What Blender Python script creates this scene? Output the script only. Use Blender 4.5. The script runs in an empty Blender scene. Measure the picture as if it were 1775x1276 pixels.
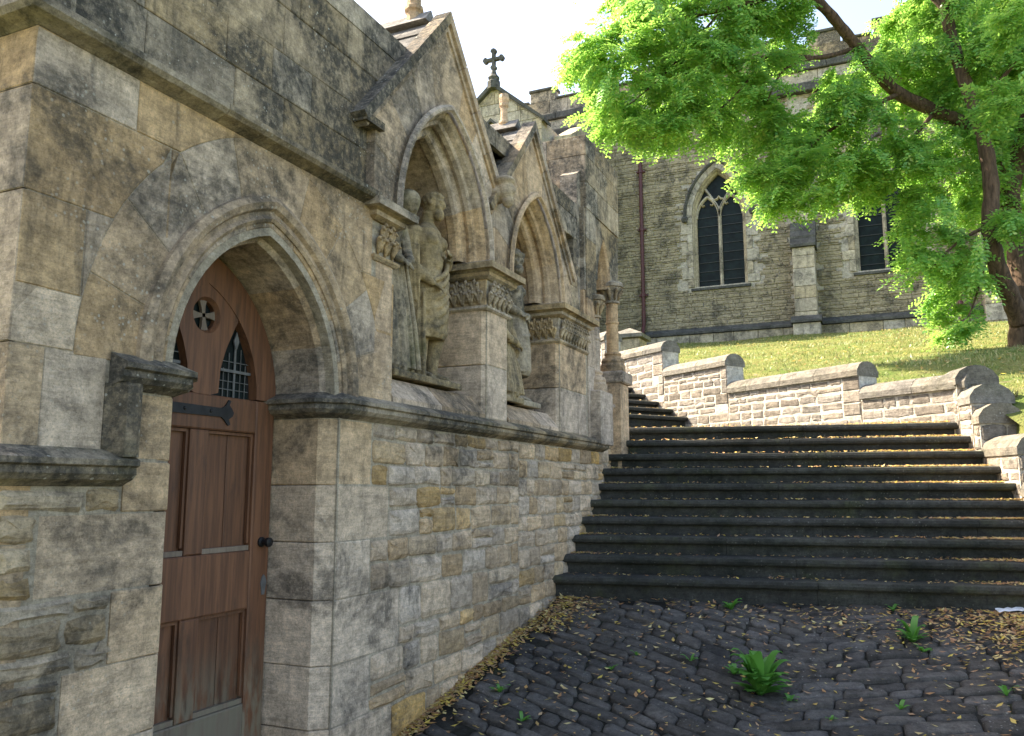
import bpy, bmesh, math, random
import numpy as np
from mathutils import Vector, Matrix
rnd = random.Random(7)
S = bpy.context.scene
COL = S.collection
rad = math.radians

# ------------------------------------------------------------------ camera, sky, sun, exposure
EYE = 1.6
YAW, PITCH = rad(24.2), rad(8.376)
cam_d = bpy.data.cameras.new('camera'); cam = bpy.data.objects.new('camera', cam_d); COL.objects.link(cam)
cam.location = (0, 0, EYE); cam.rotation_euler = (math.pi/2 + PITCH, 0, YAW)
cam_d.sensor_width = 36; cam_d.lens = 1433/1775*36; cam_d.clip_start = .05; cam_d.clip_end = 600
S.camera = cam
SUN_EL, SUN_A = rad(45), rad(5)            # sun stands to the left, a little beyond the church line
to_sun = Vector((-math.cos(SUN_A)*math.cos(SUN_EL), math.sin(SUN_A)*math.cos(SUN_EL), math.sin(SUN_EL)))
W = bpy.data.worlds.new('World'); S.world = W; W.use_nodes = True
nt = W.node_tree; nt.nodes.clear()
sky = nt.nodes.new('ShaderNodeTexSky'); sky.sky_type = 'NISHITA'; sky.sun_disc = False
sky.sun_elevation = SUN_EL; sky.sun_rotation = math.atan2(to_sun.x, to_sun.y)
sky.air_density = .75; sky.dust_density = 1.6; sky.ozone_density = .5; sky.altitude = 50
bg = nt.nodes.new('ShaderNodeBackground'); bg.inputs[1].default_value = .15
wo = nt.nodes.new('ShaderNodeOutputWorld')
nt.links.new(sky.outputs[0], bg.inputs[0]); nt.links.new(bg.outputs[0], wo.inputs[0])
sd = bpy.data.lights.new('sun', 'SUN'); sd.energy = 4.6; sd.angle = rad(.53); sd.color = (1, .95, .87)
so = bpy.data.objects.new('sun', sd); COL.objects.link(so); so.location = (-10, 0, 20)
so.rotation_euler = (-to_sun).to_track_quat('-Z', 'Y').to_euler()
S.view_settings.view_transform = 'Standard'; S.view_settings.look = 'None'
S.view_settings.use_white_balance = True; S.view_settings.white_balance_temperature = 7700   # camera set for open shade
S.view_settings.gamma = 1; S.view_settings.exposure = 2.2
S.render.resolution_x, S.render.resolution_y = 1024, 736

# ------------------------------------------------------------------ picture geometry (to measure real positions)
FH = np.array([-math.sin(YAW), math.cos(YAW), 0.]); RT = np.array([math.cos(YAW), math.sin(YAW), 0.]); UP = np.array([0, 0, 1.])
def ray(px, py):
    fw = FH*math.cos(PITCH) + UP*math.sin(PITCH); u = -FH*math.sin(PITCH) + UP*math.cos(PITCH)
    return fw*1433 + RT*(px-887.5) - u*(py-638)
def at_d(px, py, d):                        # a point at horizontal distance d along the view direction
    r = ray(px, py); return np.array([0, 0, EYE]) + r*(d/(r@FH))

# ------------------------------------------------------------------ node helper
class NT:
    def __init__(s, name):
        s.m = bpy.data.materials.new(name); s.m.use_nodes = True; s.t = s.m.node_tree; s.t.nodes.clear()
    def n(s, typ, ins=None, **kw):
        x = s.t.nodes.new(typ)
        for k, v in kw.items(): setattr(x, k, v)
        for k, v in (ins or {}).items():
            if hasattr(v, 'is_linked') or isinstance(v, bpy.types.NodeSocket): s.t.links.new(v, x.inputs[k])
            else: x.inputs[k].default_value = v
        return x
    def pos(s): return s.n('ShaderNodeNewGeometry').outputs['Position']
    def map(s, v, sc, loc=(0, 0, 0)): return s.n('ShaderNodeMapping', {'Vector': v, 'Scale': sc, 'Location': loc}).outputs[0]
    def noise(s, v, sc, det=6, rough=.6, dist=0): return s.n('ShaderNodeTexNoise', {'Vector': v, 'Scale': sc, 'Detail': det, 'Roughness': rough, 'Distortion': dist}).outputs['Fac']
    def ramp(s, f, a, b, c0=0, c1=1):
        return s.n('ShaderNodeMapRange', {'Value': f, 'From Min': a, 'From Max': b, 'To Min': c0, 'To Max': c1}, interpolation_type='SMOOTHSTEP').outputs[0]
    def mix(s, f, a, b, mode='MIX'):
        x = s.t.nodes.new('ShaderNodeMix'); x.data_type = 'RGBA'; x.blend_type = mode
        for i, v in ((0, f), (6, a), (7, b)):
            if isinstance(v, bpy.types.NodeSocket): s.t.links.new(v, x.inputs[i])
            else: x.inputs[i].default_value = (v if i == 0 else (*v, 1) if len(v) == 3 else v)
        return x.outputs[2]
    def math(s, op, a, b=0.): return s.n('ShaderNodeMath', {0: a, 1: b}, operation=op).outputs[0]
    def bump(s, h, st, dist=.01, nrm=None):
        d = {'Height': h, 'Strength': st, 'Distance': dist}
        if nrm is not None: d['Normal'] = nrm
        return s.n('ShaderNodeBump', d).outputs[0]
    def out(s, bsdf): s.n('ShaderNodeOutputMaterial', {'Surface': bsdf}); return s.m
    def pbsdf(s, col, rough=.9, nrm=None, spec=.3, metal=0):
        d = {'Base Color': col, 'Roughness': rough, 'Specular IOR Level': spec, 'Metallic': metal}
        if not isinstance(col, bpy.types.NodeSocket) and len(col) == 3: d['Base Color'] = (*col, 1)
        if nrm is not None: d['Normal'] = nrm
        return s.n('ShaderNodeBsdfPrincipled', d).outputs[0]

def stone(name, a, b, dark=.5, lichen=.3, tint=.18, ochre=None, darkcol=(.045, .045, .042), bump=.6, green=0, streak=.4, off=0, och=.6, fine=1., clar=.85, bd=.02):
    t = NT(name); p = t.map(t.pos(), (1, 1, 1), (off, off*1.7, off*.6))
    rn = t.n('ShaderNodeObjectInfo').outputs['Random']
    c = t.mix(t.ramp(t.noise(p, 2.2, 5), .35, .65), a, b)
    if ochre: c = t.mix(t.math('MULTIPLY', t.ramp(t.math('FRACT', t.math('MULTIPLY', rn, 7.3)), 1-och*.55, 1), .85), c, ochre)
    c = t.mix(t.ramp(t.noise(p, 9, 8, .7), .38, .68, 0, .4), c, tuple(x*.5 for x in a))
    bed = t.noise(t.map(p, (5, 5, 55)), 1.2, 7, .7, .3)
    c = t.mix(t.ramp(bed, .42, .68, 0, .45*fine), c, tuple(x*.45 for x in a))
    c = t.mix(t.ramp(t.noise(p, 130, 5, .7), .5, .68, 0, .55*fine), c, tuple(x*.35 for x in a))
    c = t.mix(t.ramp(t.noise(p, 60, 6, .75), .55, .72, 0, .4*fine), c, tuple(min(1, x*1.35) for x in a))
    v = t.math('ADD', t.math('MULTIPLY', rn, 2*tint), 1-tint)
    hv = t.n('ShaderNodeHueSaturation', {'Color': c, 'Value': v, 'Saturation': t.math('ADD', t.math('MULTIPLY', t.math('FRACT', t.math('MULTIPLY', rn, 13.7)), .5), .72)}).outputs[0]
    # grime in blotches and in streaks running down
    bl = t.ramp(t.noise(p, 2.1, 10, .7, .4), .60-.2*dark, .70-.15*dark)
    st = t.ramp(t.noise(t.map(p, (7, 7, .8)), 1.3, 8, .65), .62-.17*streak, .74-.12*streak)
    g = t.math('MULTIPLY', t.math('MAXIMUM', bl, t.math('MULTIPLY', st, .75)), t.ramp(t.noise(p, 30, 8, .75), .32, .58, .3, 1))
    c = t.mix(t.math('MULTIPLY', g, .5+.42*min(1, dark)), hv, darkcol)
    if green: c = t.mix(t.math('MULTIPLY', t.ramp(t.noise(p, 3.1, 7, .65), .5, .7), green), c, (.075, .085, .03))
    cl = t.n('ShaderNodeHueSaturation', {'Color': c, 'Value': t.ramp(t.noise(p, 16, 13, .84), .3, .7, .45, 1.55)}).outputs[0]
    c = t.mix(clar, c, cl)
    # pale lichen discs of different sizes
    for sc, th, gate in ((46, .3, .47), (21, .2, .52)):
        w = t.n('ShaderNodeTexVoronoi', {'Vector': t.n('ShaderNodeVectorMath', {0: p, 1: t.n('ShaderNodeTexNoise', {'Vector': p, 'Scale': 30.}).outputs['Color']}, operation='ADD').outputs[0] if False else p, 'Scale': float(sc), 'Randomness': 1.}).outputs
        rr = t.n('ShaderNodeSeparateColor', {'Color': w['Color']}).outputs[0]
        spot = t.math('LESS_THAN', t.math('ADD', w['Distance'], t.math('MULTIPLY', t.noise(p, 90, 3), .18)), t.math('ADD', t.math('MULTIPLY', rr, th), .06))
        spot = t.math('MULTIPLY', spot, t.ramp(t.noise(p, 1.9+sc*.03, 4), gate, gate+.14))
        c = t.mix(t.math('MULTIPLY', spot, lichen), c, (.5, .48, .42))
    h = t.math('ADD', t.math('MULTIPLY', t.noise(p, 24, 11, .78), .8), t.math('MULTIPLY', t.noise(t.map(p, (9, 9, 42)), 1.3, 9, .75), .6))
    nb = t.bump(h, min(1, bump*1.15), bd)
    return t.out(t.pbsdf(c, .93, nb, .2))

M = {}
TAN, TAN2 = (.61, .445, .29), (.50, .36, .24)
M['ashlar'] = stone('ashlar_stone', TAN, TAN2, .62, .55, .10, bump=.7, streak=.6)
M['quoin'] = stone('quoin_stone', (.73, .55, .38), (.65, .485, .335), .5, .3, .12, bump=.8, streak=.2)
M['parapet'] = stone('parapet_stone', (.50, .39, .265), (.39, .305, .215), 1.0, .9, .15, bump=.7, streak=.7)
M['rubble'] = stone('rubble_stone', (.66, .495, .34), (.52, .39, .275), .5, .35, .26, ochre=(.6, .39, .17), bump=.9, streak=.3)
M['rubble_pale'] = stone('rubble_stone_near_jamb', (.60, .46, .3), (.49, .375, .25), .5, .3, .22, ochre=(.58, .38, .17), bump=.9, streak=.1)
M['string'] = stone('string_course_stone', (.44, .345, .23), (.34, .265, .18), .9, .6, .08, bump=.8, green=.25, streak=.3)
M['niche'] = stone('niche_stone', (.62, .455, .31), (.51, .37, .255), .6, .35, .15, bump=.6, streak=.6)
M['capital'] = stone('carved_capital_stone', (.56, .43, .285), (.45, .34, .23), .7, .3, .05, bump=.7, green=.12)
M['statue'] = stone('statue_stone', (.45, .345, .205), (.33, .25, .155), .75, .1, .08, bump=.35, green=.5, streak=.8, darkcol=(.03, .032, .032))
M['mortar'] = stone('grey_mortar', (.52, .445, .345), (.43, .37, .29), .3, .2, 0, bump=.9)
M['rmortar'] = stone('pale_mortar', (.62, .56, .47), (.55, .49, .41), .0, .2, 0, bump=.8, streak=0)
M['rwall'] = stone('retaining_wall_stone', (.31, .27, .225), (.25, .22, .185), .3, .3, .22, bump=.9, streak=.1)
M['coping'] = stone('coping_stone', (.235, .21, .175), (.20, .185, .155), .4, .5, .12, bump=.8, green=.2, streak=.1)
M['step'] = stone('step_stone', (.068, .068, .06), (.05, .05, .044), .6, .2, .1, bump=.7, green=.35, streak=.3, darkcol=(.02, .024, .02))
M['sett'] = stone('sett_stone', (.125, .112, .1), (.088, .08, .072), .35, .3, .3, bump=1., streak=0, darkcol=(.022, .022, .024))
M['soil'] = stone('soil_in_joints', (.035, .032, .026), (.025, .025, .02), .3, 0, 0, bump=1., green=.4)
M['church'] = stone('church_rubble_stone', (.50, .415, .275), (.40, .33, .215), .6, .2, .22, ochre=(.52, .38, .18), bump=.9, streak=.5)
M['cashlar'] = stone('church_dressed_stone', (.52, .445, .335), (.42, .36, .27), .55, .3, .12, bump=.5, streak=.7)
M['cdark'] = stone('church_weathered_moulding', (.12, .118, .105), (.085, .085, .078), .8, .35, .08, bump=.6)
M['slate'] = stone('roof_stone_slate', (.27, .255, .235), (.21, .20, .185), .5, .6, .2, bump=.9, streak=.2)

def simple(name, col, rough=.6, metal=0, spec=.4):
    t = NT(name); p = t.pos()
    c = t.mix(t.ramp(t.noise(p, 20, 6), .3, .7), col, tuple(x*.6 for x in col))
    return t.out(t.pbsdf(c, rough, t.bump(t.noise(p, 90, 5), .25, .003), spec, metal))
M['iron'] = simple('black_iron', (.025, .025, .027), .55, .5)
M['lead'] = simple('lead_and_iron_bars', (.05, .052, .052), .6, .3)
M['grille'] = simple('grey_iron_grille', (.16, .16, .16), .6, .3)
M['pipe'] = simple('oxblood_pipe_paint', (.10, .028, .028), .45)
M['paper'] = simple('white_paper', (.75, .77, .8), .8)
def wood(name, a, b):
    t = NT(name); p = t.pos(); rn = t.n('ShaderNodeObjectInfo').outputs['Random']
    q = t.map(p, (1, 1, .06)); f = t.noise(q, 55, 6, .6, .4)
    c = t.mix(t.ramp(f, .3, .7), a, b)
    c = t.mix(t.ramp(t.noise(t.map(p, (1, 1, .25)), 9, 7, .7), .52, .72, 0, .8), c, (.035, .022, .015))
    zz = t.n('ShaderNodeSeparateXYZ', {0: p}).outputs[2]
    c = t.mix(t.math('MULTIPLY', t.ramp(zz, 1.02, .68), t.ramp(t.noise(t.map(p, (1, 1, .3)), 22, 6), .36, .6, 0, .75)), c, (.17, .155, .11))
    c = t.mix(t.ramp(t.noise(t.map(p, (1, 1, .12)), 60, 5, .7), .66, .76, 0, .5), c, (.26, .19, .13))
    v = t.math('ADD', t.math('MULTIPLY', rn, .3), .85)
    c = t.n('ShaderNodeHueSaturation', {'Color': c, 'Value': v}).outputs[0]
    return t.out(t.pbsdf(c, .62, t.bump(f, .35, .004), .35))
M['wood'] = wood('weathered_brown_door_wood', (.16, .07, .035), (.085, .037, .02))
M['woodgrey'] = wood('bare_grey_door_wood', (.20, .155, .115), (.14, .105, .08))
def glass():
    t = NT('dark_window_glass'); p = t.pos()
    return t.out(t.pbsdf(t.mix(t.ramp(t.noise(p, 6, 4), .35, .7), (.003, .006, .006), (.008, .016, .016)), .45, t.bump(t.noise(p, 5, 3), .3, .02), .15))
M['glass'] = glass()
def leafmat(name, cols, trans=.45, island=True):
    t = NT(name)
    r = t.n('ShaderNodeNewGeometry').outputs['Random Per Island']
    cr = t.n('ShaderNodeValToRGB', {'Fac': r}); e = cr.color_ramp
    while len(e.elements) < len(cols): e.elements.new(.5)
    for i, c in enumerate(cols): e.elements[i].position = i/(len(cols)-1); e.elements[i].color = (*c, 1)
    d = t.n('ShaderNodeBsdfDiffuse', {'Color': cr.outputs[0]}).outputs[0]
    tr = t.n('ShaderNodeBsdfTranslucent', {'Color': t.mix(.5, cr.outputs[0], tuple(min(1, x*1.7) for x in cols[len(cols)//2]))}).outputs[0]
    m1 = t.n('ShaderNodeMixShader', {0: trans, 1: d, 2: tr}).outputs[0]
    gl = t.n('ShaderNodeBsdfGlossy', {'Color': (.8, .9, .8, 1), 'Roughness': .45}).outputs[0]
    return t.out(t.n('ShaderNodeMixShader', {0: .04, 1: m1, 2: gl}).outputs[0])
M['leaf'] = leafmat('robinia_leaf', [(.05, .18, .055), (.105, .31, .07), (.19, .41, .085), (.30, .5, .10), (.085, .27, .065), (.42, .5, .12)], .46)
M['weed'] = leafmat('weed_leaf', [(.075, .24, .045), (.1, .29, .05), (.13, .33, .055)], .4)
M['blade'] = leafmat('grass_blade', [(.085, .15, .03), (.14, .19, .045), (.30, .28, .12), (.12, .18, .04), (.36, .30, .16)], .3)
M['litter'] = leafmat('fallen_leaf', [(.62, .46, .09), (.45, .22, .09), (.33, .16, .08), (.7, .58, .25), (.45, .27, .16), (.28, .13, .07), (.66, .5, .1)], .15)
def barkmat():
    t = NT('robinia_bark'); p = t.pos(); f = t.noise(t.map(p, (1, 1, .22)), 22, 7, .65, .6)
    return t.out(t.pbsdf(t.mix(t.ramp(f, .3, .7), (.045, .03, .02), (.15, .095, .065)), .9, t.bump(f, .9, .03), .2))
M['bark'] = barkmat()
def turfmat():
    t = NT('turf'); p = t.pos()
    c = t.mix(t.ramp(t.noise(p, 1.6, 7, .6), .35, .65), (.10, .15, .035), (.20, .20, .07))
    c = t.mix(t.ramp(t.noise(p, 3.5, 6, .7), .58, .7), c, (.24, .19, .12))
    return t.out(t.pbsdf(c, .95, t.bump(t.noise(p, 40, 6), 1., .05), .1))
M['turf'] = turfmat()

# ------------------------------------------------------------------ mesh helpers
def link(name, me, mat, parent=None):
    o = bpy.data.objects.new(name, me)
    if mat is not None: me.materials.append(mat)
    COL.objects.link(o)
    if parent is not None:
        o.parent = parent
        b = parent
        off = Vector((0, 0, 0))
        while b is not None: off += b.location; b = b.parent
        o.location = -off                       # mesh data stays in world coordinates
    return o
def mobj(name, V, F, mat, parent=None, smooth=False, recalc=True):
    me = bpy.data.meshes.new(name); me.from_pydata([tuple(map(float, v)) for v in V], [], F)
    if recalc:
        bm = bmesh.new(); bm.from_mesh(me); bmesh.ops.recalc_face_normals(bm, faces=bm.faces); bm.to_mesh(me); bm.free()
    if smooth: me.polygons.foreach_set('use_smooth', [True]*len(me.polygons))
    return link(name, me, mat, parent)
def np_mesh(name, V, nper, mat, parent=None):   # V: (N*nper,3), each nper verts one face
    V = np.asarray(V, np.float32); n = len(V); me = bpy.data.meshes.new(name)
    me.vertices.add(n); me.vertices.foreach_set('co', V.ravel())
    me.loops.add(n); me.loops.foreach_set('vertex_index', np.arange(n, dtype=np.int32))
    me.polygons.add(n//nper); me.polygons.foreach_set('loop_start', np.arange(0, n, nper, dtype=np.int32))
    me.update(calc_edges=True); me.validate()
    return link(name, me, mat, parent)
def thing(name, label, cat, loc, group=None):
    o = bpy.data.objects.new(name, None); COL.objects.link(o); o.location = loc; o.empty_display_size = .2
    return tag(o, label, cat, group)
def tag(o, label=None, cat=None, group=None, kind=None):
    if label: o['label'] = label
    if cat: o['category'] = cat
    if group: o['group'] = group
    if kind: o['kind'] = kind
    return o
class Fr:                                       # s along the wall, z up, h out of the wall
    def __init__(f, o, a, n): f.o, f.a, f.n = np.array(o, float), np.array(a, float), np.array(n, float)
    def __call__(f, s, z, h): return f.o + f.a*s + f.n*h + UP*z
class Acc:                                      # collects pieces that are joined
    def __init__(a): a.V, a.F = [], []
    def add(a, V, F):
        k = len(a.V); a.V += list(V); a.F += [tuple(i+k for i in f) for f in F]
    def obj(a, name, mat, parent=None, smooth=False, recalc=True): return mobj(name, a.V, a.F, mat, parent, smooth, recalc)
def area(p): return .5*sum(p[i][0]*p[(i+1) % len(p)][1]-p[(i+1) % len(p)][0]*p[i][1] for i in range(len(p)))
def inset(p, b):
    n = len(p); out = []
    for i in range(n):
        p0, p1, p2 = np.array(p[i-1]), np.array(p[i]), np.array(p[(i+1) % n])
        e1 = p1-p0; e2 = p2-p1; e1 = e1/(np.linalg.norm(e1)+1e-9); e2 = e2/(np.linalg.norm(e2)+1e-9)
        n1 = np.array([-e1[1], e1[0]]); n2 = np.array([-e2[1], e2[0]])
        m = n1+n2; d = max(.35, 1+n1@n2); out.append(tuple(p1+m*b/d))
    return out
def clean(p, eps=1e-4):
    q = []
    for v in p:
        if not q or math.hypot(v[0]-q[-1][0], v[1]-q[-1][1]) > eps: q.append(v)
    if len(q) > 1 and math.hypot(q[0][0]-q[-1][0], q[0][1]-q[-1][1]) < eps: q.pop()
    return q
def clip(poly, a, b, c):                        # keep a*s + b*z <= c
    out = []
    for i in range(len(poly)):
        p, q = poly[i], poly[(i+1) % len(poly)]; dp, dq = a*p[0]+b*p[1]-c, a*q[0]+b*q[1]-c
        if dp <= 0: out.append(p)
        if dp*dq < 0: t = dp/(dp-dq); out.append((p[0]+(q[0]-p[0])*t, p[1]+(q[1]-p[1])*t))
    return clean(out)
def slab(fr, poly, h0, h1, bev=.006, wob=0.):
    p = clean(poly)
    if area(p) < 0: p = p[::-1]
    q = inset(p, bev); n = len(p); t1, t2 = rnd.uniform(-wob, wob), rnd.uniform(-wob, wob)
    cs = sum(x[0] for x in p)/n; cz = sum(x[1] for x in p)/n; w = max(x[0] for x in p)-min(x[0] for x in p)+1e-6; hh = max(x[1] for x in p)-min(x[1] for x in p)+1e-6
    V = [fr(s, z, h0) for s, z in p] + [fr(s, z, h1-bev*.8) for s, z in p] + [fr(s, z, h1+t1*(s-cs)/w+t2*(z-cz)/hh) for s, z in q]
    F = []
    for k in (0, 1):
        for i in range(n): j = (i+1) % n; F.append((k*n+i, k*n+j, (k+1)*n+j, (k+1)*n+i))
    F += [tuple(range(2*n, 3*n)), tuple(range(n-1, -1, -1))]
    return V, F
def block(fr, poly, h0, h1, mat, parent, name='ashlar_block', bev=.003, gap=.0015, wob=.003):
    p = clean(poly)
    if len(p) < 3: return None
    if area(p) < 0: p = p[::-1]
    if area(p) < 4e-4: return None
    p = inset(p, gap)
    V, F = slab(fr, p, h0, h1, bev, wob)
    return mobj(name, V, F, mat, parent)
def rect(s0, s1, z0, z1): return [(s0, z0), (s1, z0), (s1, z1), (s0, z1)]
def rough_poly(s0, s1, z0, z1, k=.012):
    # an irregular quarry-faced outline with knocked corners
    w, h = s1-s0, z1-z0; c = min(w, h)*rnd.uniform(.05, .13); j = lambda: rnd.uniform(-k, k)*.6
    P = [(s0+c, z0+j()), (s0+w*.5, z0+j()), (s1-c, z0+j()), (s1+j(), z0+c), (s1+j(), z0+h*.5), (s1+j(), z1-c), (s1-c, z1+j()), (s0+w*.5, z1+j()), (s0+c, z1+j()), (s0+j(), z1-c), (s0+j(), z0+h*.5), (s0+j(), z0+c)]
    return P
def rough_stone(fr, P, h0, h1, dome=.008):
    n = len(P); q1 = inset(P, .006); q2 = inset(P, min(.03, .22*min(max(p[0] for p in P)-min(p[0] for p in P), max(p[1] for p in P)-min(p[1] for p in P))))
    cs = sum(p[0] for p in P)/n; cz = sum(p[1] for p in P)/n
    V = [fr(*p, h0) for p in P]+[fr(*p, h1-.007) for p in P]+[fr(*p, h1+rnd.uniform(-.002, .002)) for p in q1]+[fr(*p, h1+dome*rnd.uniform(.2, 1)) for p in q2]+[fr(cs, cz, h1+dome*rnd.uniform(.3, 1.1))]
    F = []
    for k in range(3):
        for i in range(n): j = (i+1) % n; F.append((k*n+i, k*n+j, (k+1)*n+j, (k+1)*n+i))
    for i in range(n): F.append((3*n+i, 3*n+(i+1) % n, 4*n))
    return V, F
def rubble(fr, s0f, s1f, z0, z1, hr, wr, h0, h1, mat, parent, name='stone', gap=.011, keep=None, lim=None, acc=None, jit=.012, proud=.005, keepf=None, dome=.006):
    z = z0
    while z < z1-.03:
        h = rnd.uniform(*hr)
        if z1-z-h < hr[0]*.7: h = z1-z
        s = s0f(z+h/2); e = s1f(z+h/2)
        while s < e-.02:
            w = rnd.uniform(*wr)*(.7+.6*h/hr[1])
            if e-s-w < wr[0]*.6: w = e-s
            subs = [(z, z+h)]
            if h > .11 and rnd.random() < .14: m = z+h*rnd.uniform(.4, .6); subs = [(z, m), (m, z+h)]
            for a, b in subs:
                if keep and not keep(s+w/2, (a+b)/2): continue
                if keepf and not keepf(s, s+w, a, b): continue
                g = gap/2
                P = rough_poly(s+g, s+w-g, a+g, b-g, min(jit, .2*(b-a)))
                V, F = rough_stone(fr, P, h0, h1+rnd.uniform(-.002, proud), dome)
                if acc is not None: acc.add(V, F)
                else: mobj(name, V, F, mat, parent)
            s += w
        z += h
def box(x0, x1, y0, y1, z0, z1):
    V = [(x, y, z) for x in (x0, x1) for y in (y0, y1) for z in (z0, z1)]
    return V, [(0, 1, 3, 2), (4, 6, 7, 5), (0, 4, 5, 1), (2, 3, 7, 6), (0, 2, 6, 4), (1, 5, 7, 3)]
def fbox(fr, s0, s1, z0, z1, h0, h1):
    V = [fr(s, z, h) for s in (s0, s1) for z in (z0, z1) for h in (h0, h1)]
    return V, box(0, 1, 0, 1, 0, 1)[1]
def prism(fr, poly, h0, h1):
    n = len(poly); V = [fr(s, z, h0) for s, z in poly]+[fr(s, z, h1) for s, z in poly]
    return V, [tuple(range(n)), tuple(range(2*n-1, n-1, -1))]+[(i, (i+1) % n, n+(i+1) % n, n+i) for i in range(n)]
def plan(poly, z0, z1, bev=.004):               # plan polygon (x,y) pulled up, edges eased
    if area(poly) < 0: poly = poly[::-1]
    q = inset(poly, bev); n = len(poly)
    V = [(x, y, z0) for x, y in q]+[(x, y, z0+bev) for x, y in poly]+[(x, y, z1-bev) for x, y in poly]+[(x, y, z1) for x, y in q]
    F = [tuple(range(n-1, -1, -1)), tuple(range(3*n, 4*n))]
    for k in range(3):
        for i in range(n): j = (i+1) % n; F.append((k*n+i, k*n+j, (k+1)*n+j, (k+1)*n+i))
    return V, F
def sweep_profile(pts, prof_pts, closed_prof=True):
    """pts: list of rings already placed in space"""
    V, F = [], []; m = len(pts[0])
    for r in pts: V += list(r)
    for i in range(len(pts)-1):
        for j in range(m if closed_prof else m-1): k = (j+1) % m; F.append((i*m+j, i*m+k, (i+1)*m+k, (i+1)*m+j))
    if closed_prof: F += [tuple(range(m)), tuple(range((len(pts)-1)*m, len(pts)*m))]
    return V, F
def lathe(c, prof, n=20, axis=None):
    V, F = [], []; m = len(prof)
    for i in range(n):
        a = 2*math.pi*i/n
        for r, z in prof: V.append((c[0]+r*math.cos(a), c[1]+r*math.sin(a), c[2]+z))
    for i in range(n):
        k = (i+1) % n
        for j in range(m-1): F.append((i*m+j, k*m+j, k*m+j+1, i*m+j+1))
    F += [tuple(i*m for i in range(n)), tuple(i*m+m-1 for i in range(n))]
    return V, F
def tube(pts, radii, n=10, close=True):
    P = [np.array(p, float) for p in pts]; V, F = [], []
    u = None
    for i, p in enumerate(P):
        t = P[min(i+1, len(P)-1)]-P[max(i-1, 0)]; t = t/(np.linalg.norm(t)+1e-9)
        if u is None: u = np.cross(t, [.3, .2, 1.] if abs(t[2]) < .9 else [1., .2, 0])
        u = u-t*(u@t); u = u/(np.linalg.norm(u)+1e-9); w = np.cross(t, u)
        r = radii[i] if hasattr(radii, '__len__') else radii
        ru, rw = r if hasattr(r, '__len__') else (r, r)
        for k in range(n): a = 2*math.pi*k/n; V.append(p+u*math.cos(a)*ru+w*math.sin(a)*rw)
    for i in range(len(P)-1):
        for k in range(n): j = (k+1) % n; F.append((i*n+k, i*n+j, (i+1)*n+j, (i+1)*n+k))
    F += [tuple(range(n)), tuple(range((len(P)-1)*n, len(P)*n))]
    return V, F
def ell(c, r, n=12, rot=None):
    V, F = [], []; c = np.array(c, float)
    for i in range(n+1):
        th = math.pi*i/n
        for k in range(2*n):
            a = math.pi*k/n; v = np.array([r[0]*math.sin(th)*math.cos(a), r[1]*math.sin(th)*math.sin(a), r[2]*math.cos(th)])
            if rot is not None: v = np.array(Matrix(rot) @ Vector(v))
            V.append(c+v)
    for i in range(n):
        for k in range(2*n): j = (k+1) % (2*n); F.append((i*2*n+k, i*2*n+j, (i+1)*2*n+j, (i+1)*2*n+k))
    return V, F
class Arch:                                     # two-centred pointed arch
    def __init__(A, l, r, zs, h): A.l, A.r, A.zs = l, r, zs; A.w = r-l; A.R = (A.w**2/4+h*h)/A.w; A.m = (l+r)/2; A.e = A.R-A.w/2
    def apex(A, o=0): return A.zs+math.sqrt((A.R+o)**2-A.e**2)
    def pts(A, o=0, n=14, t0=0., t1=2.):        # t 0..1 left arc, 1..2 right arc
        out = []; tm = math.acos(max(-1, min(1, A.e/(A.R+o)))); K = 2*n
        for i in range(K+1):
            t = i/n
            if t < t0-1e-6 or t > t1+1e-6: continue
            a = tm*(t if t <= 1 else 2-t); x = (A.R+o)*math.cos(a)-A.e; z = A.zs+(A.R+o)*math.sin(a)
            out.append((A.m-x, z) if t <= 1 else (A.m+x, z))
        return out
    def at(A, t, o):
        tm = math.acos(A.e/(A.R+o)); a = tm*(t if t <= 1 else 2-t); x = (A.R+o)*math.cos(a)-A.e
        return (A.m-x if t <= 1 else A.m+x, A.zs+(A.R+o)*math.sin(a))
    def half(A, z, o): return math.sqrt(max(0, (A.R+o)**2-(z-A.zs)**2))-A.e if z >= A.zs else A.w/2+o
    def wedge(A, t0, t1, o0, o1, k=4):
        f = lambda i: t0+(t1-t0)*i/k
        return [A.at(f(i), o0) for i in range(k+1)]+[A.at(f(i), o1) for i in range(k, -1, -1)]
def arch_sweep(fr, A, prof, n=14, t0=0., t1=2., zb=None, closed=False):
    rings = [A.pts(o, n, t0, t1) for o, h in prof]; V = []; m = len(prof)
    L = len(rings[0]); seq = []
    if zb is not None: seq.append([(rings[j][0][0], zb) for j in range(m)])
    for i in range(L): seq.append([rings[j][i] for j in range(m)])
    if zb is not None: seq.append([(rings[j][-1][0], zb) for j in range(m)])
    R = [[fr(q[0], q[1], prof[j][1]) for j, q in enumerate(r)] for r in seq]
    return sweep_profile(R, None, closed)

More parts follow.
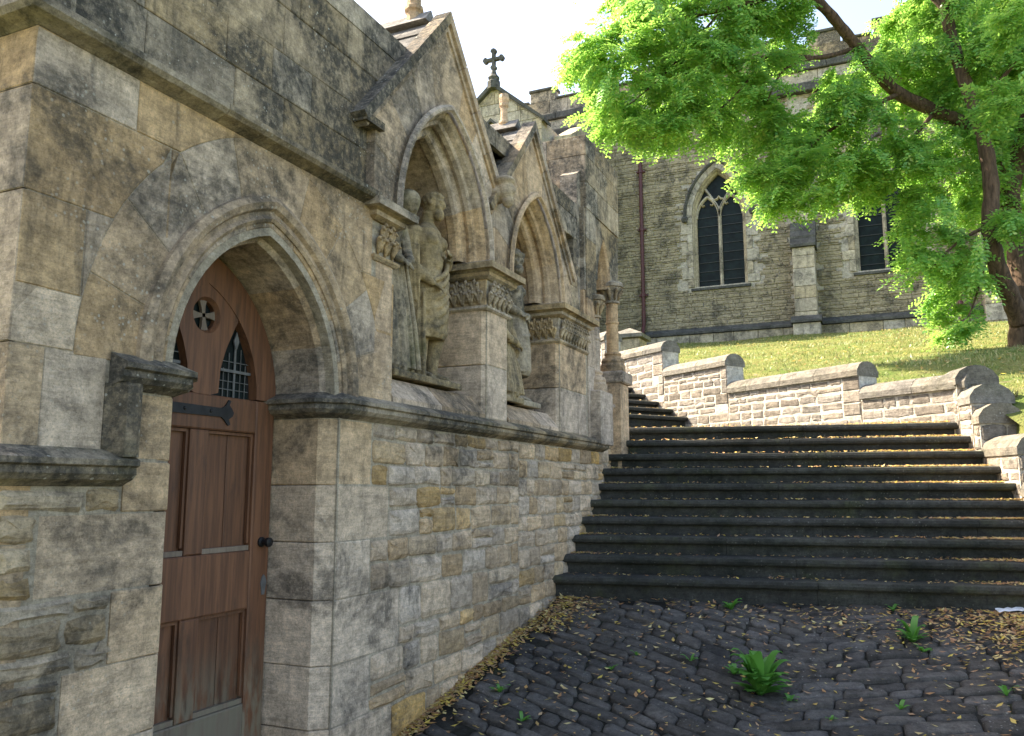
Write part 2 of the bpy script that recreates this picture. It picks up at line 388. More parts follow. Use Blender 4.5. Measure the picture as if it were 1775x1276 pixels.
# ------------------------------------------------------------------ ground forms
SA = rad(11); SE = np.array([math.cos(SA), math.sin(SA), 0]); SP = np.array([-math.sin(SA), math.cos(SA), 0])
def gz(x, y):                                   # paved passage, rising to the foot of the stairs
    t = -(x+2.2)*math.sin(SA)+(y-5.62)*math.cos(SA)
    z = .85+.204*max(t, -3.2)+.05*min(0, t+3.2)
    return z-.04*max(0, 1-abs(x+.55)/1.65)*min(1, max(.2, -t*1.1))
BY = [-40, 4.5, 6.9, 8.0, 9.5, 10.4, 13.4, 23.3, 60, 300]; BZ = [.7, 1.2, 1.75, 2.36, 2.72, 3.02, 3.62, 5.74, 6.2, 6.2]
def bz(x, y): return float(np.interp(y, BY, BZ))+.03*math.sin(x*1.7+y*.9)*math.sin(y*1.3)
A0 = np.array([.57, 8.03, 0]); WD = np.array([-.811, .585, 0]); WN = np.array([-.585, -.811, 0])   # retaining wall: start, direction, face normal
FD = np.array([.36, -.933, 0]); FN = np.array([-.933, -.36, 0])                                      # flank wall of the stairs
def wpt(u): return A0+WD*u

def terrain():
    V, F = [], []
    # one sheet: the passage near, the bank beyond the walls; grid is finer where it is seen
    xs = [-300, -120, -60, -30, -15, -8, -5]+[-4+.25*i for i in range(37)]+[6, 8, 12, 20, 40, 90, 300]
    ys = [-300, -80, -20, -5, 0, 2]+[3+.25*i for i in range(84)]+[25, 30, 45, 80, 160, 300]
    def zz(x, y):
        p = np.array([x, y, 0])-A0
        behind = min(-(p@WN), 0) if False else None
        wall_side = -(p@WN)                     # >0 behind the retaining wall
        flank_side = -(p@FN)                    # >0 outside (right of) the flank wall
        u = p@WD
        if (u >= 0 and wall_side > .13) or (u < 0 and flank_side > .15 and y > -3) : 
            return bz(x, y)
        if y > 11: return bz(x, y)-.0
        return gz(x, min(y, 5.8))-.06 if y < 8 else gz(x, 5.8)-.06
    for y in ys:
        for x in xs: V.append((x, y, zz(x, y)))
    n = len(xs)
    for j in range(len(ys)-1):
        for i in range(n-1): F.append((j*n+i, j*n+i+1, (j+1)*n+i+1, (j+1)*n+i))
    return V, F
V, F = terrain()
tag(mobj('ground', V, F, M['turf'], recalc=False, smooth=True), kind='structure')
# turf bank kept as its own exact sheet behind the walls
V, F = [], []
NU, NV = 60, 70
edge = [A0+FD*s-FN*.2 for s in np.linspace(6, .15, 20)]+[wpt(u)-WN*.2 for u in np.linspace(.0, 9, 40)]
for e in edge:
    for k in range(NV+1):
        f = (k/NV)**1.6; y = e[1]+(23.6-e[1])*f; x = e[0]+ (k/NV)*(2.0 if e[0] > 0 else 0)
        V.append((x, y, bz(x, y)+.012))
for i in range(len(edge)-1):
    for k in range(NV): a = i*(NV+1)+k; F.append((a, a+1, a+NV+2, a+NV+1))
tag(mobj('grass_bank', V, F, M['turf'], smooth=True), kind='structure')
def blades():
    R = np.random.default_rng(3); N = 52000; out = []
    x = R.uniform(-6.5, 5.5, N); y = 8.1+(R.random(N)**1.5)*15.1
    p = np.stack([x, y, 0*x], 1)-A0; ok = (-(p@WN) > .28) & ((p@WD >= 0) | (-(p@FN) > .33)); x, y = x[ok], y[ok]
    z = np.interp(y, BY, BZ)+.03*np.sin(x*1.7+y*.9)*np.sin(y*1.3)
    n = len(x); h = R.uniform(.018, .05, n)*(1+.6*(np.sin(x*2.1)*np.cos(y*1.7) > .2)); a = R.uniform(0, 6.28, n); w = R.uniform(.008, .016, n)
    dx, dy = np.cos(a)*w, np.sin(a)*w; lx, ly = R.normal(0, .03, n), R.normal(0, .03, n)
    V = np.stack([np.stack([x-dx, y-dy, z], 1), np.stack([x+dx, y+dy, z], 1), np.stack([x+lx, y+ly, z+h], 1)], 1).reshape(-1, 3)
    tag(np_mesh('grass', V, 3, M['blade']), 'short sunlit grass growing on the bank below the church', 'grass', kind='stuff')
blades()

# ------------------------------------------------------------------ the niche building along the left
XW = -2.2
FW = Fr((XW, 0, 0), (0, 1, 0), (1, 0, 0))
FE = Fr((XW, 1.49, 0), (-1, 0, 0), (0, -1, 0))      # its short end wall at the near corner
CH = thing('niche_building', 'long weathered stone building with arched door, gabled statue niches and parapet', 'building', (-3.2, 4.2, 0))
DO = Arch(2.09, 2.97, 2.0, .59)
N1 = Arch(3.46, 4.50, 3.0, .76)
N2 = Arch(4.84, 5.76, 3.0, .68)
NB = -.46                                            # depth of the niches
core = Acc(); E_ = -.003
for b in (fbox(FW, 1.49+.014, 2.03, -.6, 2.0, -.5, E_), fbox(FW, 3.03, 6.76, -.6, 1.97, -.5, E_), fbox(FW, 6.76, 7.46, -.6, 1.97, -.5, -.04),
          fbox(FW, 1.498, 3.42, 3.0, 3.98, -.6, -.09), fbox(FW, 3.42, 6.5, 3.0, 3.98, -.8, NB-.014), fbox(FW, 3.3, 6.5, 3.86, 3.98, -.6, -.09),
          fbox(FW, 3.42, 6.5, 1.97, 3.0, -.7, NB-.012), fbox(FW, 2.02, 3.05, -.6, 3.0, -.8, -.42),
          fbox(FW, 3.06, 3.44, 1.97, 3.0, -.6, E_), fbox(FW, 4.52, 4.82, 1.97, 3.0, -.6, E_), fbox(FW, 5.78, 6.42, 1.97, 3.0, -.6, E_)):
    core.add(*b)
ap = DO.pts(0.02, 14)
core.add(*prism(FW, [(1.504, 2.0)]+[p for p in ap if p[0] <= DO.m+1e-6]+[(DO.m, 2.99), (1.504, 2.99)], -.5, E_))
core.add(*prism(FW, [(DO.m, 2.99)]+[p for p in ap if p[0] >= DO.m-1e-6]+[(3.059, 2.0), (3.059, 2.99)], -.5, E_))
core.obj('wall_core', M['mortar'], CH)
body = Acc()
body.add(*box(-7, XW-.62, 1.6, 6.45, -.6, 3.8)); body.add(*box(-7, -3.1, 6.3, 7.38, -.6, 4.5)); body.add(*box(-7, XW-.02, 1.505, 1.62, -.6, 3.97))  # unseen rear bulk; part behind the porch added to keep sun off steps
body.obj('rear_wall_sun_block', M['mortar'], CH)
# roof behind the parapet
body = Acc(); body.add(*prism(Fr((0, 1.5, 0), (1, 0, 0), (0, 1, 0)), [(-2.75, 3.75), (-4.6, 4.25), (-7, 3.75), (-7, 3.6), (-2.75, 3.6)], 0, 4.9)); body.obj('roof', M['slate'], CH)

# ashlar courses beside and over the door
def ring(A, fr, o0, o1, cuts, h0, h1, mat, parent, planes, name='voussoir', gap=.0013):
    for i in range(len(cuts)-1):
        if cuts[i] < 1 < cuts[i+1]:
            t0, t1 = cuts[i], cuts[i+1]; ks = [t0+(1-t0)*k/3 for k in range(4)]+[1+(t1-1)*k/3 for k in range(1, 4)]
            P = [A.at(t, o0) for t in ks]+[A.at(t, o1) for t in ks[::-1]]
        else: P = A.wedge(cuts[i], cuts[i+1], o0, o1)
        for pl in planes: P = clip(P, *pl) if len(P) > 2 else P
        if len(P) > 2: block(fr, P, h0, h1, mat, parent, name, gap=gap)
ring(DO, FW, .05, .40, [0, .19, .4, .62, .83, 1.17, 1.38, 1.6, 1.81, 2], -.2, 0, M['ashlar'], CH, [(0, 1, 2.957)])
def left_edge(z): return DO.m-DO.half(z, .40)
def right_edge(z): return DO.m+DO.half(z, .40)
def course_clip(s0, s1, z0, z1, side):
    if side == 'L':
        zs = [z0+(z1-z0)*k/5 for k in range(6)]
        return [(s0, z0)]+[(max(s0+.001, min(s1, left_edge(z))), z) for z in zs]+[(s0, z1)]
    zs = [z0+(z1-z0)*k/5 for k in range(6)]
    return [(s1, z0), (s1, z1)]+[(min(s1-.001, max(s0, right_edge(z))), z) for z in zs[::-1]]
CORN = -.02
for z0, z1, js in ((1.69, 2.01, [1.49, 1.60, 1.81]), (2.01, 2.18, [1.49, 1.735, 9]), (2.18, 2.455, [1.49, 1.70, 9]), (2.455, 2.775, [1.49, 2.01, 9]), (2.775, 2.957, [1.49, 1.86, 9])):
    for a, b in zip(js, js[1:]):
        if z0 == 1.69: block(FW, rect(a, b, z0, z1), -.2, 0, M['quoin'], CH)
        else:
            P = course_clip(a, min(b, 2.6), z0, z1, 'L'); 
            if area(P) != 0: block(FW, P, -.2, 0, M['ashlar'] if z0 > 2.1 else M['quoin'], CH)
for z0, z1 in ((2.01, 2.30), (2.30, 2.62), (2.62, 2.957)):
    P = course_clip(2.6, 3.45 if z1 < 2.7 else 3.25, z0, z1, 'R'); block(FW, P, -.2, 0, M['ashlar'], CH)
# near end wall blocks
z = 1.7
for z0, z1 in ((-.5, .1), (.1, .45), (.45, .8), (.8, 1.15), (1.15, 1.45), (1.45, 1.69), (1.69, 2.01), (2.01, 2.455), (2.455, 2.775), (2.775, 2.957), (3.03, 3.26), (3.26, 3.45), (3.45, 3.67), (3.67, 3.98)):
    s = .0
    while s < 1.6:
        w = rnd.uniform(.3, .55); block(FE, rect(s+(.2 if s == 0 and False else 0), s+w, z0, z1), -.1, 0.0 if z0 > 1.6 else -.012, M['ashlar'] if z0 < 3 else M['parapet'], CH); s += w
# parapet courses over the string
def gable_hole(s0, s1, z0, z1): return True
for z0, z1 in ((3.03, 3.255), (3.255, 3.45), (3.45, 3.67), (3.67, 3.86)):
    s = 1.49+rnd.uniform(-.2, 0)
    while s < 6.6 and z0 < 3.6 or s < 6.6:
        w = rnd.uniform(.26, .52); a, b = max(s, 1.49), min(s+w, 6.6)
        def gab(y, z): return any(yl < y < yr and z < za-1.16*abs(y-ya)+.02 for ya, za, yl, yr in ((3.95, 4.30, 3.3, 4.64), (5.24, 4.17, 4.64, 6.1)))
        lo, hi = a, b
        s += w
        if gab(a, z0) and gab(b, z0): continue
        if z0 < 3.6 and hi > 3.3 and lo < 6.1: hi = min(hi, 3.32)
        if hi-lo > .05: block(FW, rect(lo, hi, z0, z1), -.3, -.05-.004*(z0 > 3.4), M['parapet'], CH, bev=.004)
s = 1.47
while s < 6.6:
    w = rnd.uniform(.5, .8); b = min(s+w, 6.6)
    V, F = prism(Fr((XW, s+.002, 0), (1, 0, 0), (0, 1, 0)), [(-.36, 3.86), (-.052, 3.86), (-.052, 3.985), (-.07, 4.0), (-.30, 4.02), (-.36, 3.98)], 0, b-s-.004)
    mobj('parapet_coping', V, F, M['parapet'], CH); s = b
# string courses: profile in (h, z)
UPROF = [(-.1, 2.957), (.0, 2.957), (.02, 2.965), (.055, 2.975), (.07, 2.99), (.07, 3.012), (.05, 3.022), (.0, 3.045), (-.05, 3.05), (-.1, 3.05)]
LPROF = [(-.1, 1.915), (.0, 1.915), (.02, 1.925), (.045, 1.935), (.062, 1.952), (.06, 1.972), (.075, 1.978), (.075, 1.995), (.0, 2.03), (-.1, 2.03)]
def string(name, prof, pts, mat, dz=0, parent=CH):
    """pts: plan polyline; offset by mitre to the right-hand side (out of the wall)"""
    R = []
    for i, p in enumerate(pts):
        p = np.array(p, float); d1 = p-np.array(pts[i-1]) if i else np.array(pts[1])-p; d2 = np.array(pts[i+1])-p if i+1 < len(pts) else d1
        d1 = d1/np.linalg.norm(d1); d2 = d2/np.linalg.norm(d2); n1 = np.array([d1[1], -d1[0]]); n2 = np.array([d2[1], -d2[0]])
        m = (n1+n2)/(1+n1@n2)
        R.append([(p[0]+m[0]*h, p[1]+m[1]*h, z+dz) for h, z in prof])
    return mobj(name, *sweep_profile(R, None), mat, parent)
def seg(name, prof, p0, p1, mat, dz=0, step=.85):
    p0, p1 = np.array(p0), np.array(p1); L = np.linalg.norm(p1-p0); n = max(1, round(L/step)); u = (p1-p0)/L
    for i in range(n): string(name, prof, [p0+u*(L*i/n+(.0015 if i else 0)), p0+u*(L*(i+1)/n-.0015)], mat, dz)
string('string_course', UPROF, [(XW-1.6, 1.49), (XW, 1.49), (XW, 2.2)], M['string'])
seg('string_course', UPROF, (XW, 2.203), (XW, 3.22), M['string'])
string('string_course', LPROF, [(XW-.34, 2.972), (XW-.07, 2.972), (XW-.0, 3.042), (XW, 3.6)], M['string'])
seg('string_course', LPROF, (XW, 3.603), (XW, 6.78), M['string'])
# label that steps down left of the door
string('string_course', LPROF, [(XW, 1.822), (XW, 2.08), (XW-.03, 2.11), (XW-.3, 2.11)], M['string'])
string('string_course', LPROF, [(XW-1.6, 1.49), (XW, 1.49), (XW, 1.895)], M['string'], dz=-.305)
R = [[(XW+h, 1.86+.055*(1 if k else -1)*1.0 if False else y, z) for h, y in ((-.1, 1.81), (.0, 1.81), (.012, 1.822), (.07, 1.835), (.075, 1.875), (.06, 1.9), (0, 1.905), (-.1, 1.905))] for k, z in enumerate((1.70, 1.93))]
mobj('string_course', *sweep_profile(R, None), M['string'], CH)

# door jambs as quoins with a chamfered edge
def jamb(side, z0, z1, L):
    g = .0014; f = 1 if side == 'R' else -1; e = 2.97 if side == 'R' else 2.11; c = .07 if side == 'R' else .03
    P = [(XW-.5, e), (XW-c, e), (XW-.0, e+f*c), (XW, L), (XW-.2, L), (XW-.5, L)]
    w = rnd.uniform(-.003, .003); core_p = inset(P if area(P) > 0 else P[::-1], .006); mobj('joint_mortar', *plan(core_p, z0-.004, z1+.004, .001), M['mortar'], CH)
    mobj('quoin', *plan([(x+w, y) for x, y in P], z0+g, z1-g, .004), M['quoin'], CH)
RQ = [(1.62, 1.913, 3.285), (1.373, 1.62, 3.44), (1.128, 1.373, 3.29), (.856, 1.128, 3.55), (.60, .856, 3.31), (.33, .60, 3.5), (.0, .33, 3.3), (-.4, 0, 3.5)]
for z0, z1, L in RQ: jamb('R', z0, z1, L)
LQ = [(1.695, 1.912, 1.9), (1.53, 1.69, 1.90), (1.29, 1.53, 1.625), (1.072, 1.29, 1.885), (.84, 1.072, 1.735), (.6, .84, 1.88), (.3, .6, 1.7), (-.4, .3, 1.85)]
for z0, z1, L in LQ: jamb('L', z0, z1, L)
def qR(z):
    for z0, z1, L in RQ:
        if z0 <= z < z1: return L+.006
    return 3.3
def qL(z):
    for z0, z1, L in LQ:
        if z0 <= z < z1: return L-.006
    return 1.85
for z0, z1, L in RQ:
    if z1 > .3: rubble(FW, lambda z: L+.006, lambda z: 5.0, max(z0, .25), z1, (.085, .15), (.11, .26), -.1, .004, M['rubble'], CH, gap=.013, dome=.011)
rubble(FW, lambda z: 5.0, lambda z: 6.76, .6, 1.913, (.085, .15), (.11, .25), -.1, .004, M['rubble'], CH, gap=.012, dome=.011)
rubble(FW, lambda z: 6.765, lambda z: 7.46, .95, 2.1, (.085, .15), (.11, .25), -.1, -.03, M['rubble'], CH, gap=.012)
for z0, z1, L in LQ:
    if z1 > .4 and z0 < 1.6: rubble(FW, lambda z: 1.495, lambda z: L-.006, max(z0, .4), min(z1, 1.605), (.06, .11), (.12, .26), -.1, .004, M['rubble_pale'], CH, gap=.016, jit=.014, dome=.012)
# pointed arch over the door: chamfer, soffit, hood
cuts = [0, 4, 9, 14, 19, 24, 28]
for a, b in zip(cuts, cuts[1:]):
    V, F = arch_sweep(FW, DO, [(.07, -.1), (.07, -.004), (.0, -.07), (0, -.34), (.07, -.34)], 14, a/14, b/14, closed=True); mobj('arch_stone', V, F, M['niche'], CH)
V, F = arch_sweep(FW, DO, [(.072, -.02), (.072, .008), (.085, .018), (.10, .006), (.115, .004), (.125, .022), (.15, .032), (.175, .018), (.18, -.02)], 16); mobj('hood_mould', V, F, M['ashlar'], CH, smooth=False)

# ---- the door, plane h = -.30
DR = mobj('door', *prism(FW, [(2.08, .5), (2.96, .5)]+[(p[0], p[1]) for p in Arch(2.08, 2.96, 2.0, .59).pts(0, 12)[::-1]], -.39, -.345), M['iron'], CH)
HD = -.345
DA = Arch(2.085, 2.955, 1.99, .585)
def rail(s0, s1, z0, z1, h=-.3, m='wood', name='rail', bev=.006): 
    V, F = slab(FW, rect(s0, s1, z0, z1), HD, h, bev); return mobj(name, V, F, M[m], DR)
rail(2.085, 2.20, .5, 1.985, name='stile'); rail(2.838, 2.955, .5, 1.985, name='stile', h=-.302)
rail(2.47, 2.565, 1.345, 1.84, name='muntin', h=-.304); rail(2.47, 2.565, .72, 1.10, name='muntin', h=-.304)
rail(2.202, 2.836, 1.842, 1.985, h=-.301); rail(2.202, 2.836, 1.102, 1.343, h=-.302); rail(2.202, 2.836, .5, .718, m='woodgrey', h=-.302)
for s0, s1 in ((2.202, 2.468), (2.567, 2.836)):
    for z0, z1 in ((1.345, 1.84), (.72, 1.1)):
        w = (s1-s0)/2
        for k in range(2):
            V, F = slab(FW, rect(s0+w*k+.002, s0+w*(k+1)-.002, z0, z1), HD, -.334, .003); mobj('panel', V, F, M['wood'], DR)
        # stopped chamfer strips round the panel
        for a, b, c, d in ((s0, s0+.012, z0+.03, z1-.0), (s1-.012, s1, z0+.03, z1-.0), (s0+.012, s1-.012, z1-.012, z1)):
            V, F = prism(FW, rect(a, b, c, d), -.33, -.317); mobj('moulding', V, F, M['wood'], DR)
        V, F = fbox(FW, s0+.001, s1-.001, z0, z0+.02, -.33, -.312); mobj('moulding', V, F, M['woodgrey'], DR)
# pointed head: outer arch frame, kite with a round eye, two side lights
V, F = arch_sweep(FW, DA, [(0, HD), (0, -.30), (-.125, -.30), (-.125, HD)], 12, closed=True); mobj('arch_frame', V, F, M['wood'], DR)
mobj('peak_board', *prism(FW, [(2.40, 2.435), (2.52, 2.50), (2.64, 2.435), (2.60, 2.50), (2.52, 2.562), (2.44, 2.50)], HD, -.303), M['wood'], DR)
oc, orad = (2.52, 2.31), .062
K = [(2.605, 1.985), (2.60, 2.04), (2.61, 2.10), (2.635, 2.18), (2.67, 2.255), (2.705, 2.325), (2.655, 2.40), (2.595, 2.455), (2.52, 2.485), (2.445, 2.455), (2.385, 2.40), (2.335, 2.325), (2.37, 2.255), (2.405, 2.18), (2.43, 2.10), (2.44, 2.04), (2.435, 1.985)]
# kite board with a hole: strip between outline and circle
nK = 48
def outline_at(a):
    best = None
    for i in range(len(K)):
        p, q = np.array(K[i])-oc, np.array(K[(i+1) % len(K)])-oc; d = np.array([math.cos(a), math.sin(a)]); e = q-p
        den = d[0]*e[1]-d[1]*e[0]
        if abs(den) < 1e-9: continue
        t = (p[0]*e[1]-p[1]*e[0])/den; s = (p[0]*d[1]-p[1]*d[0])/den
        if t > 0 and -1e-6 <= s <= 1+1e-6: best = t if best is None else max(best, t)
    return (oc[0]+math.cos(a)*best, oc[1]+math.sin(a)*best)
V, F = [], []
for i in range(nK):
    a = 2*math.pi*i/nK; o = outline_at(a); c1 = (oc[0]+orad*1.22*math.cos(a), oc[1]+orad*1.22*math.sin(a)); c2 = (oc[0]+orad*math.cos(a), oc[1]+orad*math.sin(a))
    V += [FW(*o, HD), FW(*o, -.304), FW(*c1, -.304), FW(*c2, -.322), FW(*c2, HD)]
for i in range(nK):
    j = (i+1) % nK
    for k in range(4): F.append((i*5+k, j*5+k, j*5+k+1, i*5+k+1))
mobj('kite_board', V, F, M['wood'], DR)
for a in (0, math.pi/2):
    V, F = [], []
    pts = []
    for k in range(9):
        t = -1+2*k/8; w = .008+.012*abs(t)**2
        pts.append((t*orad*1.02, w))
    P = [(oc[0]+t*math.cos(a+.12)-w*math.sin(a+.12), oc[1]+t*math.sin(a+.12)+w*math.cos(a+.12)) for t, w in pts]+[(oc[0]+t*math.cos(a+.12)+w*math.sin(a+.12), oc[1]+t*math.sin(a+.12)-w*math.cos(a+.12)) for t, w in pts[::-1]]
    mobj('quatrefoil_bar', *prism(FW, P, -.338+.002*(a > 0), -.322), M['woodgrey'], DR)
mobj('pane', *prism(FW, [(2.22, 1.98), (2.82, 1.98), (2.78, 2.2), (2.66, 2.42), (2.52, 2.46), (2.38, 2.42), (2.26, 2.2)], -.3445, -.342), M['glass'], DR)
for c, sg in ((2.72, 1), (2.32, -1)):            # iron grille in each side light
    for ds in (-.06, -.03, .005, .04, .07): 
        zt = 2.0+.27*(1-abs(ds-.01)/.12)
        mobj('grille_bar', *fbox(FW, c+sg*ds-.0015-(.004 if abs(ds-.005) < .001 else 0), c+sg*ds+.0015+(.004 if abs(ds-.005) < .001 else 0), 1.985, zt, -.338, -.334), M['grille'], DR)
    for z in (2.02, 2.055, 2.14): mobj('grille_bar', *fbox(FW, c-.09, c+.09, z, z+.003, -.337, -.333), M['grille'], DR)
    mobj('grille_bar', *fbox(FW, c-.085, c+.095, 2.095, 2.107, -.334, -.326), M['grille'], DR)
    mobj('grille_finial', *prism(FW, [(c+sg*.005-.004, 2.2), (c+sg*.005+.004, 2.2), (c+sg*.005+.016, 2.235), (c+sg*.005, 2.275), (c+sg*.005-.016, 2.235)], -.336, -.33), M['grille'], DR)
HG = mobj('hinge', *prism(FW, [(2.09, 1.895), (2.62, 1.898), (2.635, 1.888), (2.66, 1.865), (2.672, 1.87), (2.662, 1.89), (2.685, 1.905), (2.69, 1.92), (2.68, 1.935), (2.664, 1.95), (2.672, 1.97), (2.66, 1.972), (2.64, 1.945), (2.62, 1.935), (2.09, 1.94)], -.308, -.294), M['iron'], DR)
for s in (2.25, 2.42, 2.56): mobj('nail', *lathe((0, 0, 0), [(.0001, 0), (.008, 0), (.006, .004), (.0001, .006)], 8), M['iron'], HG).matrix_local  # placed below
for o, s in zip([c for c in HG.children], (2.25, 2.42, 2.56)):
    o.data.transform(Matrix.Translation(Vector(FW(s, 1.918, -.294))) @ Matrix.Rotation(math.pi/2, 4, 'Y'))
mobj('keyhole_plate', *prism(FW, [(2.915, 1.15), (2.932, 1.15), (2.937, 1.18), (2.943, 1.2), (2.935, 1.225), (2.924, 1.235), (2.913, 1.225), (2.905, 1.2), (2.911, 1.18)], -.302, -.298), M['grille'], DR)
V, F = lathe((0, 0, 0), [(.001, 0), (.022, 0), (.022, .008), (.012, .012), (.012, .03), (.02, .036), (.02, .05), (.001, .055)], 14); V = [(x*0+z, y, x) for x, y, z in V]
mobj('door_knob', [(XW-.302+v[0], 2.9+v[1], 1.375+v[2]) for v in V], F, M['iron'], DR)
mobj('threshold', *fbox(FW, 2.08, 2.96, .3, .52, -.5, -.1), M['quoin'], CH)
mobj('door_step', *fbox(FW, 1.95, 3.1, -.3, .3, -.1, .5), M['quoin'], CH)

# ---- niches: piers, capitals, arches, gables
def pier(y0, y1, name='pier_block'):
    for z0, z1 in ((2.03, 2.36), (2.36, 2.72)):
        c = .03
        mobj(name, *plan([(XW+NB, y0), (XW-c, y0), (XW, y0+c), (XW, y1-c), (XW-c, y1), (XW+NB, y1)], z0+.002, z1-.002, .005), M['niche'], CH)
pier(3.26, 3.46); pier(4.50, 4.84); pier(5.76, 6.40)
def leafcap(parent, fr, s0, s1, z0, z1, h, n):
    a = Acc(); n = max(2, round((s1-s0)/.062)); w = (s1-s0)/n; H = z1-z0
    for i in range(n):
        c = s0+w*(i+.5)
        for k in range(2):
            cc, zb, sc = (c, z0, .62) if k == 0 else (c+w*.5, z0+H*.12, .95)
            if cc > s1-.01: continue
            for q in (-1, 0, 1):                     # three lobes and a curled tip
                t = q*.42
                pts = [fr(cc, zb, h+.003), fr(cc+math.sin(t)*w*.3, zb+H*.35*sc, h+.012), fr(cc+math.sin(t)*w*.75, zb+H*(.72-.1*abs(q))*sc, h+.02), fr(cc+math.sin(t)*w*.95, zb+H*(.88-.14*abs(q))*sc, h+.032), fr(cc+math.sin(t)*w, zb+H*(.78-.14*abs(q))*sc, h+.04)]
                a.add(*tube(pts, [.005, .010, .013, .011, .006], 7))
    return a
def capital(y0, y1, front_only=False, zt=2.9985, zb=2.70, sides=(True, True), d=NB):
    e = .0
    c = mobj('capital', *plan([(XW+d, y0+.004), (XW-.004, y0+.004), (XW-.004, y1-.004), (XW+d, y1-.004)], zb, zt-.02, .004), M['capital'], CH)
    # stacked abacus mouldings and the necking roll under the carving
    for z0, z1, p0, p1 in ((zb, zb+.012, .006, .02), (zb+.012, zb+.024, .02, .02), (zb+.024, zb+.034, .02, .004), (zt-.10, zt-.085, .012, .04), (zt-.085, zt-.065, .04, .045), (zt-.065, zt-.05, .03, .055), (zt-.05, zt-.012, .085, .088), (zt-.012, zt, .088, .06)):
        V = []
        for z, p in ((z0, p0), (z1, p1)):
            V += [(XW+d, y0-p, z), (XW+p, y0-p, z), (XW+p, y1+p, z), (XW+d, y1+p, z)]
        mobj('abacus' if z0 > zb+.1 else 'necking', V, [(0, 1, 2, 3), (4, 5, 6, 7), (0, 1, 5, 4), (1, 2, 6, 5), (2, 3, 7, 6), (3, 0, 4, 7)], M['capital'], c)
    a = leafcap(c, FW, y0, y1, zb+.035, zt-.1, 0, max(2, round((y1-y0)/.085))); a.obj('carved_leaves', M['capital'], c, smooth=True)
    if sides[0]:
        f = Fr((XW, y0, 0), (-1, 0, 0), (0, -1, 0)); leafcap(c, f, 0.01, -d-.03, zb+.035, zt-.1, 0, 4).obj('carved_leaves', M['capital'], c, smooth=True)
capital(3.26, 3.45, sides=(False, True)); capital(4.50, 4.84); capital(5.76, 6.40)
for A, s0, s1 in ((N1, 3.25, 4.67), (N2, 4.67, 6.42)):
    # ordered mouldings, rebated soffit, back wall
    prof = [(.0, -.1), (.0, .0), (-.018, -.02), (-.03, -.05), (-.05, -.06), (-.058, -.085), (-.05, -.11), (-.07, -.125), (-.10, -.13), (-.112, -.15), (-.112, -.2), (-.10, -.21), (-.10, NB)]
    cuts = [0, 5, 10, 18, 23, 28]
    for a, b in zip(cuts, cuts[1:]):
        mobj('arch_moulding', *arch_sweep(FW, A, prof, 14, a/14, b/14), M['niche'], CH)
    # hood edge standing slightly proud
    mobj('hood_mould', *arch_sweep(FW, A, [(.0, .028), (.012, .045), (.03, .045), (.045, .028)], 14), M['niche'], CH)
def niche_back(y0, y1, zt):
    for z0, z1 in ((2.03, 2.34), (2.34, 2.68), (2.68, 3.0), (3.0, 3.32), (3.32, zt)):
        m = (y0+y1)/2+rnd.uniform(-.2, .2)
        for a, b in ((y0, m), (m, y1)): block(FW, rect(a, b, z0, z1), NB-.1, NB, M['niche'], CH)
niche_back(3.42, 4.54, 3.72); niche_back(4.8, 5.8, 3.66)
def sill(y0, y1):
    m = y0+(y1-y0)*rnd.uniform(.45, .6)
    for a, b in ((y0, m), (m, y1)):
        P = [(-.0, 2.03), (-.0, 2.055), (-.10, 2.165), (NB, 2.185), (NB, 2.03)]
        V, F = prism(Fr((XW, a+.003, 0), (1, 0, 0), (0, 1, 0)), P, 0, b-a-.006); mobj('sill', V, F, M['niche'], CH)
sill(3.46, 4.50); sill(4.84, 5.76)
GP = .0                                             # gables stand a little proud of the parapet
